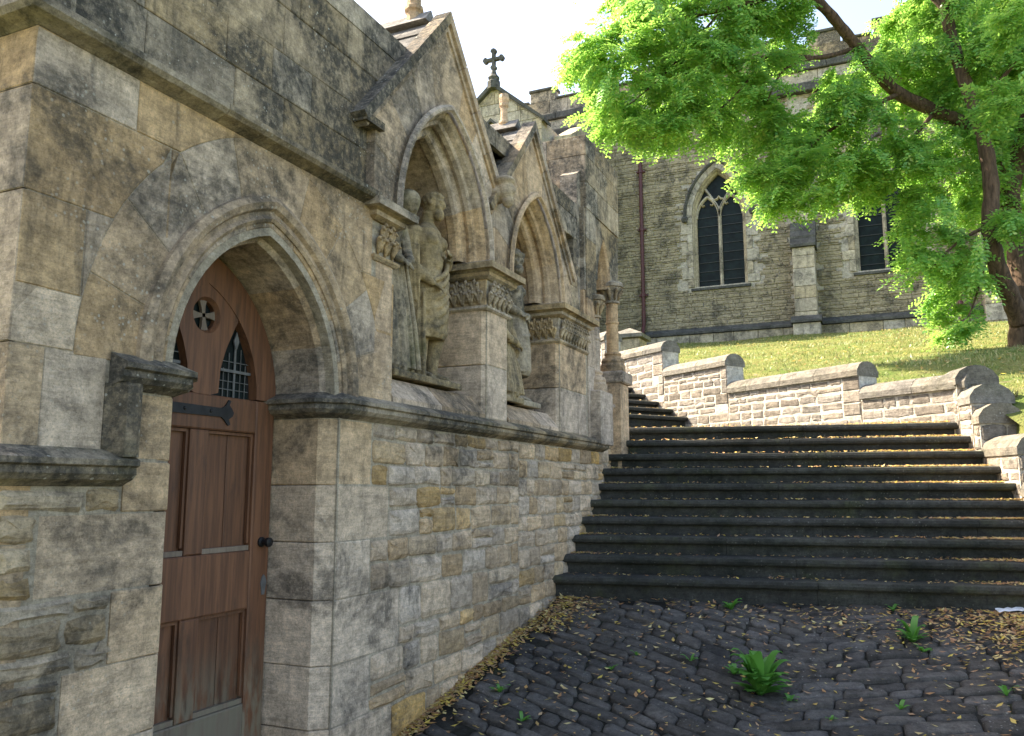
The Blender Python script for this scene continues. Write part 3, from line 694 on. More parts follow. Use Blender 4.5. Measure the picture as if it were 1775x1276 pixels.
def gable(A, ya, za, sl, sr, yl, yr):
    planes = [(-sl, 1, za-sl*ya), (sr, 1, za+sr*ya), (-1, 0, -yl), (1, 0, yr), (0, -1, -3.0)]
    cuts = [0, .22, .45, .68, .86, 1.14, 1.32, 1.55, 1.78, 2]
    ring(A, FW, .0, 1.6, cuts, -.22, GP, M['niche'], CH, planes, gap=.0012)
    # spandrel pieces outside the radiating joints
    for P in ([(yl, 3.0), (A.l, 3.0), (A.l-.3, 3.0)],): pass
    for side, s in ((-1, sl), (1, sr)):
        L = 1.0
        yf, lim = (yl-.11, None) if side < 0 else (yr, None)
        zf = za-s*abs(ya-yf)
        n = 4
        for i in range(n):
            t0, t1 = i/n+.002, (i+1)/n-.002
            p0 = np.array([yf+(ya-yf)*t0, zf+(za-zf)*t0]); p1 = np.array([yf+(ya-yf)*t1, zf+(za-zf)*t1])
            d = (p1-p0)/np.linalg.norm(p1-p0); nn = np.array([-d[1], d[0]]) if side < 0 else np.array([d[1], -d[0]])
            if nn[1] < 0: nn = -nn
            o0, o1 = p0, p1
            if i == n-1: o1 = np.array([ya, za-.0])
            top1 = o1+nn*.05 if i < n-1 else np.array([ya, za+.05/abs(nn[1])])
            P = [tuple(o0), tuple(o1), tuple(top1), tuple(o0+nn*.05)]
            V, F = prism(FW, P, -.07, GP+.035); mobj('gable_coping', V, F, M['parapet'] if side < 0 else M['niche'], CH)
            # undercut fillet
            q0, q1 = o0-nn*.03, (o1-nn*.03 if i < n-1 else np.array([ya, za-.03/abs(nn[1])]))
            V, F = prism(FW, [tuple(q0), tuple(q1), tuple(o1-nn*.001), tuple(o0-nn*.001)], -.1, GP+.015); mobj('gable_coping', V, F, M['niche'], CH)
    # roof slates behind each slope
    for side, s in ((-1, sl), (1, sr)):
        yf = yl-.06 if side < 0 else yr+.0
        zf = za-s*abs(ya-yf); L = math.hypot(ya-yf, za-zf); u = np.array([0, (ya-yf)/L, (za-zf)/L]); nn = np.array([0, -u[2], u[1]]) if side < 0 else np.array([0, u[2], -u[1]])
        if nn[2] < 0: nn = -nn
        rows = 6; base = np.array([0, yf, zf])+nn*.01
        RF = mobj('gable_roof', *[(lambda V: (V, [(0, 1, 2, 3), (4, 5, 6, 7), (0, 1, 5, 4), (1, 2, 6, 5), (2, 3, 7, 6), (3, 0, 4, 7)]))([tuple(np.array([x, 0, 0])+base+u*q-nn*dn) for dn in (.0, .06) for x, q in ((-2.27, 0), (-3.3, 0), (-3.3, L), (-2.27, L))])][0], M['slate'], CH)
        for r in range(rows):
            x = -2.275
            while x > -3.2:
                w = rnd.uniform(.11, .2); q0, q1 = L*r/rows-.01, min(L*(r+1)/rows+.03, L); g = .003; j = rnd.uniform(-.008, .008); th = rnd.uniform(.006, .010)
                B = [(x-g, q0+j), (x-w+g, q0+j+rnd.uniform(-.006, .006)), (x-w+g, q1), (x-g, q1)]
                V = []
                for dn in (0, 1):
                    for xx, q in B: V.append(tuple(base+np.array([xx, 0, 0])+u*q+nn*(.012+(.014 if q < q1-.02 else .002)+dn*th)))
                mobj('slate', V, [(0, 1, 2, 3), (4, 5, 6, 7), (0, 1, 5, 4), (1, 2, 6, 5), (2, 3, 7, 6), (3, 0, 4, 7)], M['slate'], RF); x -= w
    V, F = prism(Fr((0, ya, 0), (0, 1, 0), (-1, 0, 0)), [(-.07, za+.03), (0, za+.115), (.07, za+.03)], 2.3, 3.3); mobj('ridge', V, F, M['slate'], CH)
gable(N1, 3.95, 4.30, 1.16, 1.16, 3.25, 4.64)
gable(N2, 5.24, 4.17, 1.16, 1.16, 4.64, 6.05)
def finial(y, x, z, s):
    V, F = lathe((x, y, z), [(.001, 0), (.045*s, 0), (.045*s, .06*s), (.06*s, .075*s), (.06*s, .095*s), (.045*s, .11*s), (.04*s, .26*s), (.055*s, .28*s), (.055*s, .3*s), (.048*s, .31*s), (.062*s, .37*s), (.05*s, .42*s), (.001, .44*s)], 8)
    mobj('finial', V, F, M['niche'], CH)
finial(3.95, -2.42, 4.36, 1.0); finial(5.24, -2.42, 4.22, .66)
# carved head stop in the valley between the gables, and the eave block at the left foot
a = Acc(); a.add(*ell((XW+.07, 4.64, 3.50), (.06, .055, .075), 10)); a.add(*ell((XW+.06, 4.64, 3.57), (.075, .07, .035), 10)); a.add(*ell((XW+.125, 4.64, 3.50), (.018, .016, .03), 8))
a.add(*ell((XW+.10, 4.615, 3.525), (.02, .014, .012), 8)); a.add(*ell((XW+.10, 4.665, 3.525), (.02, .014, .012), 8)); a.add(*ell((XW+.085, 4.64, 3.435), (.04, .04, .045), 8)); a.add(*tube([(XW-.05, 4.64, 3.5), (XW+.04, 4.64, 3.48)], .06, 10))
HS = a.obj('carved_head_stop', M['capital'], CH, smooth=True); m_ = HS.modifiers.new('remesh', 'REMESH'); m_.mode = 'VOXEL'; m_.voxel_size = .009
mobj('kneeler', *fbox(FW, 3.13, 3.29, 3.36, 3.40, -.1, GP+.03), M['parapet'], CH)

# ---- porch block at the far end with two stepped columns
FS = Fr((XW, 6.44, 0), (-1, 0, 0), (0, -1, 0))       # its face towards the passage
for z0, z1 in ((2.0, 2.3), (2.3, 2.62), (2.62, 2.95), (2.95, 3.2), (3.2, 3.45), (3.45, 3.72), (3.72, 3.98), (3.98, 4.22), (4.22, 4.46), (4.46, 4.64)):
    s = 0.
    while s < 1.0:
        w = min(rnd.uniform(.22, .42), 1.0-s) if s < .75 else 1.0-s
        block(FS, rect(s, s+w, z0, z1), -.25, 0, M['parapet'] if z0 > 3.1 else M['niche'], CH); s += w
for k, (s0, s1, zt) in enumerate(((.05, .20, 4.32), (.12, .30, 3.98), (.20, .36, 3.62))):
    V, F = prism(Fr((XW-s0, 6.44, 0), (0, -1, 0), (-1, 0, 0)), [(0, 2.9), (.10+.05*k, 2.9), (.10+.05*k, zt-.06), (.0, zt)], 0, s1-s0-.003*k); mobj('buttress_offset', V, F, M['parapet'], CH)
# facade side of the porch: wall over two pointed openings
P1, P2 = Arch(6.50, 6.60, 3.26, .36), Arch(6.76, 7.14, 3.42, .42)
def porch_wall():
    for z0, z1 in ((3.98, 4.22), (4.22, 4.46), (4.46, 4.64)):
        s = 6.45
        while s < 7.38:
            w = min(rnd.uniform(.2, .36), 7.38-s); w = 7.38-s if 7.38-s-w < .1 else w
            block(FW, rect(s, s+w, z0, z1), -.28, -.0, M['parapet'], CH); s += w
    for A, l, r in ((P1, 6.40, 6.68), (P2, 6.68, 7.38)):
        planes = [(-1, 0, -l), (1, 0, r), (0, 1, 3.98), (0, -1, -A.zs)]
        ring(A, FW, 0, 1.2, [0, .45, .85, 1.15, 1.55, 2], -.28, -.01, M['parapet'], CH, planes)
        mobj('arch_moulding', *arch_sweep(FW, A, [(.0, -.012), (-.02, -.03), (-.03, -.07), (-.04, -.09), (-.04, -.27), (.0, -.27)], 10), M['niche'], CH)
porch_wall()
block(FW, rect(6.40, 6.5, 2.0, 3.26), -.28, -.02, M['niche'], CH)
mobj('porch_lintel_wall', *fbox(FW, 7.14, 7.38, 3.42, 3.62, -.28, -.02), M['parapet'], CH)
def column(y, zb, zt, r=.052, ped=True):
    x = XW-.03
    c = mobj('column_shaft', *lathe((x, y, zb+.1), [(r, 0), (r, (zt-zb)*.48-.1), (r*1.12, (zt-zb)*.49-.1), (r*1.12, (zt-zb)*.51-.1), (r, (zt-zb)*.52-.1), (r*.95, zt-zb-.3)], 18), M['niche'], CH, smooth=False)
    mobj('column_base', *lathe((x, y, zb), [(r*2.1, -.08), (r*2.1, -.02), (r*1.9, 0), (r*1.95, .02), (r*1.75, .045), (r*1.4, .05), (r*1.3, .07), (r*1.45, .085), (r*1.35, .1), (r, .102)], 18), M['niche'], c)
    mobj('column_capital', *lathe((x, y, zt-.2), [(r*.95, 0), (r*1.3, .004), (r*1.3, .022), (r*1.02, .028), (r*1.15, .09), (r*1.6, .13), (r*1.7, .14), (r*1.7, .15), (r*2.0, .155), (r*2.0, .185), (r*1.8, .2), (.001, .2)], 18), M['capital'], c)
    a = Acc()
    for k in range(8):
        an = 2*math.pi*k/8; f = lambda rr, z: (x+rr*math.cos(an), y+rr*math.sin(an), zt-.2+z)
        a.add(*tube([f(r*1.1, .03), f(r*1.25, .07), f(r*1.6, .11), f(r*1.9, .125), f(r*1.95, .105)], [.008, .018, .018, .014, .006], 7))
    a.obj('carved_leaves', M['capital'], c, smooth=True)
column(6.68, 2.50, 3.26); column(7.22, 2.74, 3.50, .055)
mobj('pedestal', *plan([(XW-.3, 6.50), (XW+.08, 6.50), (XW+.08, 6.84), (XW-.3, 6.84)], 1.97, 2.42, .008), M['niche'], CH)
mobj('pedestal', *plan([(XW-.28, 6.845), (XW-.03, 6.845), (XW-.03, 7.10), (XW-.28, 7.10)], 1.97, 2.36, .008), M['niche'], CH)
string('string_course', [(-.05, 2.30), (.01, 2.30), (.035, 2.325), (.035, 2.345), (0, 2.365), (-.05, 2.365)], [(XW, 6.85), (XW, 7.06)], M['niche'])
mobj('pedestal', *plan([(XW-.3, 7.105), (XW+.07, 7.105), (XW+.07, 7.36), (XW-.3, 7.36)], 1.6, 2.55, .008), M['niche'], CH)
mobj('pedestal', *plan([(XW-.32, 7.09), (XW+.10, 7.09), (XW+.10, 7.40), (XW-.32, 7.40)], 2.55, 2.66, .012), M['niche'], CH)

# ------------------------------------------------------------------ statues
def figure(name, label, cat_loc, parts, vox=.0062):
    a = Acc()
    for v, f in parts: a.add(v, f)
    o = a.obj(name, M['statue'], None, smooth=True)
    m = o.modifiers.new('remesh', 'REMESH'); m.mode = 'VOXEL'; m.voxel_size = vox; m.use_smooth_shade = True
    s = o.modifiers.new('smooth', 'SMOOTH'); s.factor = .5; s.iterations = 1
    return tag(o, label, 'statue', 'stone figures in the niches')
def drape(c, prof, folds, amp, ph=0, n=64, twist=0.):
    """robe: rings (z, rx, ry, dx, dy) with running folds"""
    V, F = [], []; m = len(prof)
    for j, (z, rx, ry, dx, dy) in enumerate(prof):
        for k in range(n):
            a = 2*math.pi*k/n; t = j/(m-1)
            q = abs(math.sin(folds*.5*a+ph+twist*t*2+.5*math.sin(3*a)))**.7
            w = 1+amp*(.25+.75*(1-t))*(q*1.6-.8)
            V.append((c[0]+dx+rx*w*math.cos(a), c[1]+dy+ry*w*math.sin(a), c[2]+z))
    for j in range(m-1):
        for k in range(n): i = (k+1) % n; F.append((j*n+k, j*n+i, (j+1)*n+i, (j+1)*n+k))
    F += [tuple(range(n)), tuple(range((m-1)*n, m*n))]
    return V, F
def head(c, r, yaw=0., beard=True, hair='short', nod=0.):
    """faces +x before the turn"""
    P = []; ca, sa = math.cos(yaw), math.sin(yaw)
    def T(v): x, y, z = v; x, z = x*math.cos(nod)+z*math.sin(nod), -x*math.sin(nod)+z*math.cos(nod); return (c[0]+x*ca-y*sa, c[1]+x*sa+y*ca, c[2]+z)
    def E(p, q, n=10):
        V, F = ell((0, 0, 0), q, n); P.append(([T((v[0]+p[0], v[1]+p[1], v[2]+p[2])) for v in V], F))
    E((0, 0, 0), (r*.86, r*.74, r)); E((r*.2, 0, -r*.45), (r*.6, r*.55, r*.55))
    E((r*.9, 0, -r*.12), (r*.2, r*.12, r*.27)); E((r*.76, 0, r*.2), (r*.16, r*.5, r*.09))
    for s in (-1, 1): E((r*.74, s*r*.29, r*.02), (r*.1, r*.13, r*.08)); E((-r*.02, s*r*.76, -r*.02), (r*.14, r*.09, r*.22)); E((r*.55, s*r*.4, -r*.22), (r*.2, r*.2, r*.2))
    E((r*.74, 0, -r*.5), (r*.12, r*.24, r*.07))
    if beard: E((r*.58, 0, -r*.86), (r*.42, r*.44, r*.5)); [E((r*(.45+.1*math.cos(k)), r*.4*math.sin(k*1.1), -r*(.85+.1*math.sin(3*k))), (r*.16, r*.14, r*.3)) for k in range(-3, 4)]
    if hair == 'short':
        for k in range(54):
            a = k*2.4; zz = -.15+1.15*(k+.5)/54; rr = math.sqrt(max(0, 1-zz*zz*.95)); x, y = rr*math.cos(a), rr*math.sin(a); zz *= .86
            if x > .35 and zz < .5: continue
            E((x*r*.86, y*r*.76, zz*r*.98), (r*.21, r*.21, r*.2), 6)
    elif hair == 'wrap':
        for k in range(18): a = 2*math.pi*k/18; E((r*.78*math.cos(a), r*.74*math.sin(a), r*(.48+.04*(k % 2))), (r*.26, r*.26, r*.26), 6)
        E((0, 0, r*.7), (r*.7, r*.68, r*.5))
        for s in (-1, 1): E((-r*.1, s*r*.72, -r*.45), (r*.3, r*.2, r*.6), 7)
    elif hair == 'hood': E((-r*.2, 0, r*.12), (r*.95, r*.92, r*1.05))
    return P
def hand(c, d, up, s=1., curl=.5):
    c, d, up = np.array(c, float), np.array(d, float), np.array(up, float); d /= np.linalg.norm(d); up = up-d*(up@d); up /= np.linalg.norm(up); sd = np.cross(d, up)
    P = [tube([c, c+d*.025*s, c+d*.05*s], [(.016*s, .01*s), (.021*s, .011*s), (.02*s, .01*s)], 10)]
    for k, L in enumerate((.042, .048, .045, .036)):
        b = c+d*.045*s+sd*(k-1.5)*.0115*s
        P.append(tube([b, b+d*L*.4*s-up*curl*.006*s, b+d*L*.75*s-up*curl*.02*s, b+d*L*.9*s-up*curl*.035*s], [.0062*s, .006*s, .0055*s, .0045*s], 6))
    b = c+d*.012*s-sd*.018*s
    P.append(tube([b, b-sd*.016*s+d*.014*s-up*.008*s, b-sd*.018*s+d*.035*s-up*.016*s], [.008*s, .0075*s, .005*s], 6))
    return P
def foot(x, y, z, yaw, s=1.):
    d = np.array([math.cos(yaw), math.sin(yaw), 0]); n = np.array([-d[1], d[0], 0]); b = np.array([x, y, z])
    P = [tube([b-d*.03*s+UP*.022*s, b+d*.02*s+UP*.035*s, b+d*.07*s+UP*.022*s, b+d*.105*s+UP*.013*s], [(.02*s, .02*s), (.024*s, .028*s), (.03*s, .019*s), (.03*s, .011*s)], 10)]
    for k in range(5): q = b+d*(.10-.006*k)*s+n*(k-2)*.012*s; P.append(ell(q+UP*.01*s, (.014*s, .009*s, .009*s), 6))
    return P
X0 = XW-.17
# bearded man, bare chest, cloth wound from the waist, standing at the right of the first niche
def man():
    c = np.array([X0-.015, 4.09, 2.215]); P = []
    f = lambda x, y, z: tuple(c+np.array([x, y, z]))
    P += [tube([f(.01, -.055, .5), f(.02, -.06, .3), f(.0, -.062, .27), f(-.005, -.06, .12), f(-.005, -.06, .04)], [.075, .058, .05, .042, .03], 14), tube([f(.0, .06, .5), f(.045, .068, .3), f(.03, .07, .26), f(.0, .07, .14), f(.0, .07, .04)], [.078, .06, .052, .046, .031], 14)]
    P += foot(c[0]+.0, c[1]+.07, c[2], .35)+foot(c[0]-.005, c[1]-.06, c[2], -.1)
    P += [drape(c, [(.24, .09, .112, .012, -.012), (.27, .105, .125, .012, -.008), (.36, .108, .13, .01, 0), (.46, .108, .13, .008, 0), (.55, .104, .127, .004, 0), (.61, .094, .117, .0, 0), (.66, .08, .1, 0, 0)], 10, .13, .6, twist=2.0)]
    for k in range(6):                               # swags across the front
        z0 = .30+.055*k; pts = [f(.02+.098*math.cos(t), .118*math.sin(t), z0+.16*(1-math.cos((t+1.5)*.9))*.5-.05*math.cos(t)+.06*(t+1.3)/2.6) for t in np.linspace(-1.5, 1.5, 12)]
        P.append(tube(pts, [.010+.006*math.sin(math.pi*i/11) for i in range(12)], 7))
    P += [tube([f(0, 0, .6), f(.005, 0, .7), f(.0, 0, .8), f(-.005, 0, .88), f(-.01, 0, .93)], [(.095, .08), (.1, .078), (.125, .09), (.12, .08), (.05, .05)], 18)]
    P += [ell(f(.055, -.05, .82), (.045, .06, .045), 9), ell(f(.055, .05, .82), (.045, .06, .045), 9), ell(f(.05, 0, .69), (.05, .06, .07), 9)]
    P += [tube([f(-.01, 0, .9), f(.0, .0, .96), f(.01, 0, 1.0)], [.045, .04, .042], 12)]
    P += head(f(.03, .01, 1.055), .076, .15, True, 'short', .08)
    # right arm hangs, forearm brought forward, hand at the hip holding the cloth
    P += [tube([f(-.01, -.115, .885), f(-.02, -.145, .82), f(-.02, -.155, .7), f(.0, -.15, .65)], [.042, .045, .038, .033], 12), tube([f(.0, -.15, .65), f(.06, -.13, .585), f(.11, -.10, .54)], [.033, .034, .021], 12)]
    P += hand(f(.11, -.10, .54), (.6, .35, -.45), (.6, 0, .7), .95)
    P += [tube([f(-.01, .115, .885), f(-.01, .15, .82), f(.0, .155, .71)], [.042, .044, .036], 12), tube([f(.0, .155, .71), f(.06, .13, .70), f(.115, .07, .73)], [.036, .034, .022], 12)]
    P += hand(f(.115, .07, .73), (.4, -.8, .3), (.8, .3, .2), .95)
    # mantle hanging behind the shoulder and over the arm
    P += [tube([f(-.05, -.13, .93), f(-.06, -.16, .78), f(-.05, -.17, .55), f(-.04, -.16, .36)], [(.03, .05), (.035, .06), (.035, .06), (.015, .03)], 14)]
    for k in range(4): P.append(tube([f(-.03+.02*k, -.19+.012*k, .86-.03*k), f(-.02+.02*k, -.2+.01*k, .62), f(-.02+.02*k, -.18+.01*k, .40+.02*k)], [.012, .014, .008], 7))
    P += [tube([f(-.04, -.13, .5), f(-.05, -.14, .3), f(-.05, -.15, .1), f(-.05, -.15, .01)], [(.05, .04), (.055, .045), (.06, .05), (.06, .05)], 12)]
    for k in range(5): P.append(tube([f(-.06+.03*k, -.18+.012*k, .5), f(-.055+.03*k, -.195+.014*k, .25), f(-.05+.03*k, -.2+.016*k, .01)], [.010, .014, .016], 7))
    V, F = box(c[0]-.19, c[0]+.125, c[1]-.52, c[1]+.22, c[2]-.035, c[2]+.004); P.append((V, F))
    figure('statue', 'bearded bare-chested stone man in draped cloth standing in the nearer niche', None, P)
man()
def bowed():
    c = np.array([X0-.08, 3.66, 2.215]); P = []; f = lambda x, y, z: tuple(c+np.array([x, y, z]))
    P += [drape(c, [(.0, .15, .17, .02, .0), (.1, .15, .17, .02, 0), (.3, .145, .165, .01, 0), (.5, .13, .15, 0, 0), (.66, .115, .135, 0, 0), (.78, .11, .13, .01, 0), (.88, .10, .12, .03, 0)], 11, .16, .3, twist=.9)]
    P += [tube([f(.0, 0, .7), f(.02, .0, .84), f(.06, 0, .92), f(.11, .03, .93)], [(.11, .12), (.12, .14), (.1, .13), (.05, .06)], 16)]
    P += head(f(.15, .07, .93), .07, .6, False, 'hood', .9)
    P += [tube([f(.04, .11, .9), f(.07, .15, .78), f(.1, .15, .68)], [.04, .038, .032], 12), tube([f(.1, .15, .68), f(.15, .1, .62), f(.17, .05, .6)], [.032, .028, .02], 12)]
    P += [tube([f(.04, -.12, .9), f(.08, -.15, .78), f(.11, -.12, .67)], [.042, .04, .032], 12), tube([f(.11, -.12, .67), f(.15, -.06, .61), f(.17, .0, .59)], [.032, .028, .02], 12)]
    P += hand(f(.17, .05, .6), (.3, -.5, -.2), (.8, 0, .4), .9)+hand(f(.17, 0, .59), (.3, .5, -.2), (.8, 0, .4), .9)
    for k in range(7):
        y = -.13+.045*k; P.append(tube([f(.09, y*.8, .75), f(.12, y, .5), f(.15, y*1.15, .25), f(.17, y*1.25, .02)], [.008, .014, .018, .02], 7))
    P.append(box(c[0]-.17, c[0]+.13, c[1]-.17, c[1]+.12, c[2]-.033, c[2]+.006))
    figure('statue', 'robed stone figure with bowed head beside the bearded man, half hidden by the jamb', None, P)
bowed()
def youth():
    c = np.array([X0-.02, 5.31, 2.215]); P = []; f = lambda x, y, z: tuple(c+np.array([x, y, z]))
    P += [tube([f(0, -.05, .5), f(.01, -.055, .28), f(0, -.055, .05)], [.07, .048, .03], 14), tube([f(0, .065, .5), f(.03, .075, .3), f(.02, .075, .26), f(.0, .08, .14), f(0, .085, .04)], [.072, .054, .047, .04, .029], 14)]
    P += foot(c[0], c[1]+.085, c[2], .35)+foot(c[0], c[1]-.055, c[2], 0)
    P += [drape(c, [(.18, .10, .11, .01, .02), (.22, .12, .135, .01, .01), (.36, .125, .14, .01, 0), (.5, .12, .135, 0, 0), (.6, .10, .12, 0, 0), (.64, .09, .11, 0, 0)], 8, .12, .2, twist=1.)]
    P += [tube([f(0, 0, .6), f(.005, 0, .7), f(0, 0, .79), f(-.005, 0, .86), f(-.01, 0, .91)], [(.09, .078), (.092, .075), (.115, .085), (.11, .078), (.048, .048)], 18), ell(f(.05, -.045, .8), (.04, .055, .04), 9), ell(f(.05, .045, .8), (.04, .055, .04), 9)]
    P += [tube([f(-.01, 0, .88), f(0, 0, .94), f(.01, 0, .98)], [.043, .038, .04], 12)]+head(f(.02, 0, 1.025), .078, -.1, True, 'wrap', .05)
    P += [tube([f(-.01, .11, .87), f(-.015, .15, .78), f(0, .155, .66)], [.04, .041, .034], 12), tube([f(0, .155, .66), f(.08, .1, .615), f(.12, .0, .61)], [.034, .032, .022], 12)]+hand(f(.12, 0, .61), (.1, -1, 0), (.8, 0, .4), .95)
    P += [tube([f(-.01, -.11, .87), f(-.01, -.145, .78), f(.02, -.145, .67)], [.04, .041, .034], 12), tube([f(.02, -.145, .67), f(.08, -.09, .63), f(.11, -.03, .6)], [.034, .032, .022], 12)]+hand(f(.11, -.03, .6), (.2, .8, -.2), (.8, 0, .4), .95)
    for k in range(5):
        z0 = .26+.06*k; P.append(tube([f(.02+.1*math.cos(t), .125*math.sin(t), z0-.04*math.cos(t)+.03*t) for t in np.linspace(-1.4, 1.4, 10)], [.01+.005*math.sin(math.pi*i/9) for i in range(10)], 7))
    P.append(box(c[0]-.17, c[0]+.13, c[1]-.38, c[1]+.24, c[2]-.035, c[2]+.004))
    figure('statue', 'bare-shouldered stone man with bound hair and folded arm in the farther niche', None, P)
youth()
def kneeler():
    c = np.array([X0-.02, 5.04, 2.22]); P = []; f = lambda x, y, z: tuple(c+np.array([x, y, z]))
    P += [drape(c, [(.0, .13, .14, .02, .0), (.08, .14, .15, .02, 0), (.2, .12, .135, .01, .01), (.32, .10, .115, .0, .02), (.42, .09, .10, 0, .02), (.5, .085, .095, .01, .02)], 9, .18, .8, twist=.8)]
    P += [tube([f(0, .02, .4), f(.01, .03, .5), f(.02, .03, .57), f(.03, .03, .61)], [(.085, .09), (.085, .1), (.07, .09), (.04, .04)], 14)]
    P += head(f(.04, .05, .675), .066, .9, False, 'hood', -.1)
    P += [tube([f(.02, .1, .55), f(.05, .15, .46), f(.07, .17, .36)], [.036, .04, .036], 12), tube([f(.07, .17, .36), f(.07, .2, .3), f(.06, .22, .25)], [.038, .036, .02], 12)]+hand(f(.06, .22, .25), (.1, .4, -.8), (1, 0, 0), .9)
    P += [tube([f(.03, -.07, .55), f(.08, -.08, .45), f(.11, -.03, .4)], [.036, .036, .03], 12), tube([f(.11, -.03, .4), f(.13, .05, .38), f(.13, .1, .36)], [.03, .026, .018], 12)]+hand(f(.13, .1, .36), (.1, .8, -.2), (1, 0, 0), .85)
    for k in range(6): y = -.1+.04*k; P.append(tube([f(.09, y*.8, .35), f(.13, y, .2), f(.15, y*1.2, .02)], [.008, .014, .018], 7))
    P.append(box(c[0]-.15, c[0]+.15, c[1]-.16, c[1]+.16, c[2]-.04, c[2]+.0))
    figure('statue', 'kneeling robed stone figure low in the farther niche, behind the pier', None, P)
kneeler()

# ------------------------------------------------------------------ stairs
ST = thing('staircase', 'broad flight of dark worn stone steps littered with leaves', 'stairs', (-.6, 6.4, .8))
LX = XW-.0
STEPS = []
def step_line(i): return np.array([LX, 5.60+.206*i*1.0, 0])        # left end of the nosing of step i
def flank_x(p):                                      # length along SE from p to the flank wall line
    t = ((A0-p)@FN)/(SE@FN); return t
for i in range(10):
    p = step_line(i); zt = .948+.1305*i+.05; Lr = min(flank_x(p)+.05, 4.6); l0 = -.05
    z0 = zt-.1305-.02 if i else .6
    n = 2+(i % 2); cuts = [l0]+sorted(rnd.uniform(.2, .8)*Lr if n == 2 else Lr*(k+.5+rnd.uniform(-.15, .15))/n for k in range(1, n))+[Lr]
    STEPS.append((p, zt, Lr))
    for a, b in zip(cuts, cuts[1:]):
        ns = max(2, int((b-a)/.18)); R = []
        for k in range(ns+1):
            s = a+.0015+(b-a-.003)*k/ns; q = p+SE*s
            wear = -.006*math.exp(-((s-Lr*.45)/.8)**2)+rnd.uniform(-.0015, .0015); f = rnd.uniform(-.002, .002)
            prof = [(.055, z0), (.055, zt-.06), (.014, zt-.056), (.0+f, zt-.046), (-.006+f, zt-.028), (.0+f, zt-.008), (.016, zt+wear), (.12, zt+wear), (.36, zt+.002), (.36, z0)]
            R.append([tuple(q+SP*h+UP*z) for h, z in prof])
        mobj('step_stone', *sweep_profile(R, None), M['step'], ST)
TOPZ = STEPS[-1][1]
# landing and the second flight that climbs along the retaining wall
def lz(p): return TOPZ+.004+.075*max(0, float((np.array([p[0], p[1], 0])-STEPS[-1][0])@SP-.36))
pl = STEPS[-1][0]; P0 = pl+SP*.36-SE*3.5; P1_ = pl+SP*.36+SE*(flank_x(pl)+.1)
quad = [P0, P1_, A0+FD*-.0-WN*.05, wpt(8)-WN*.05, P0+SP*3.4]
V = [(q[0], q[1], lz(q)) for q in quad]+[(q[0], q[1], 1.2) for q in quad]
n = len(quad); mobj('landing', V, [tuple(range(n)), tuple(range(2*n-1, n-1, -1))]+[(i, (i+1) % n, n+(i+1) % n, n+i) for i in range(n)], M['step'], ST)
U1 = 3.363
for i in range(9):
    p = wpt(U1+.265*i)-WN*.03; zt = 2.473+.119*i; R = []
    for k in range(9):
        q = p+WN*(2.9*k/8); f = rnd.uniform(-.002, .002)
        prof = [(.05, zt-.2), (.05, zt-.055), (.0+f, zt-.045), (-.006+f, zt-.025), (.0+f, zt-.008), (.016, zt), (.40, zt), (.40, zt-.2)]
        R.append([tuple(q+WD*h+UP*z) for h, z in prof])
    mobj('step_stone', *sweep_profile(R, None), M['step'], ST)

# ------------------------------------------------------------------ retaining wall and flank wall
RWL = thing('retaining_wall', 'sunlit rubble wall with stepped rounded coping climbing beside the grass bank', 'wall', tuple(wpt(2.5)+UP*2.2))
FRW = Fr(A0, WD, WN); TH = .27
SEG = [(-.12, .93, 2.61), (.93, 2.68, 2.84), (2.68, 3.79, 3.165), (3.79, 5.0, 3.495), (5.0, 6.2, 3.83), (6.2, 7.4, 4.16)]
def saddle(zt, th, ov=.025):                          # rounded coping, profile (h,z), front face h=ov
    return [(ov, zt-.15), (ov, zt-.095), (-.02, zt-.035), (-.07, zt-.008), (-th/2, zt), (-th+.07, zt-.008), (-th+.02, zt-.035), (-th-ov, zt-.095), (-th-ov, zt-.15)]
core = Acc()
for s0, s1, zt in SEG: core.add(*fbox(FRW, s0+.006, s1-.006, 1.9, zt-.15, -TH+.006, -.003))
core.obj('wall_core', M['rmortar'], RWL)
for k, (s0, s1, zt) in enumerate(SEG):
    c = [s0]
    while c[-1] < s1-.5: c.append(c[-1]+rnd.uniform(.35, .6))
    if s1-c[-1] < .2: c[-1] = s1
    else: c.append(s1)
    for a, b in zip(c, c[1:]):
        R = [[tuple(FRW(s, z, h)) for h, z in saddle(zt, TH)] for s in (a+.003, a+.012, b-.012, b-.003)]
        mobj('coping_stone', *sweep_profile(R, None), M['coping'], RWL)
    z0 = 2.1+.075*s0+(.119*max(0, (s0-U1)/.265-1) if s0 > U1 else 0)
    # big quoins under the low end of each step
    qs = []
    if k:
        zz = zt-.15; 
        while zz > SEG[k-1][2]-.25: 
            hq = rnd.uniform(.11, .17); wq = rnd.choice((.1, .2)); block(FRW, rect(s0+.004, s0+wq, zz-hq, zz-.004), -TH-.0, .004, M['rwall'], RWL, 'quoin', bev=.006, gap=.004); qs.append((zz-hq, zz, s0+wq)); zz -= hq
    def sl(z, s0=s0, qs=qs):
        for a, b, w in qs:
            if a-.05 <= z <= b+.03: return w+.008
        return s0
    rubble(FRW, lambda z: max(sl(z-.03), sl(z+.03)), lambda z: s1, z0, zt-.152, (.055, .12), (.1, .28), -.08, 0, M['rwall'], RWL, gap=.018, jit=.014, proud=.002, dome=.003)
tag(RWL)
FLW = thing('stair_side_wall', 'low stone wall stepping down beside the right edge of the stairs', 'wall', tuple(A0+FD*1.2-FN*.2+UP*1.2))
FRF = Fr(A0, FD, FN); FT = .34
FSEG = [(-.25, .06, 2.66), (.065, .28, 2.475), (.285, .40, 2.30), (.405, .92, 2.03), (.925, 1.45, 1.72), (1.455, 2.0, 1.42), (2.005, 2.6, 1.2)]
core = Acc()
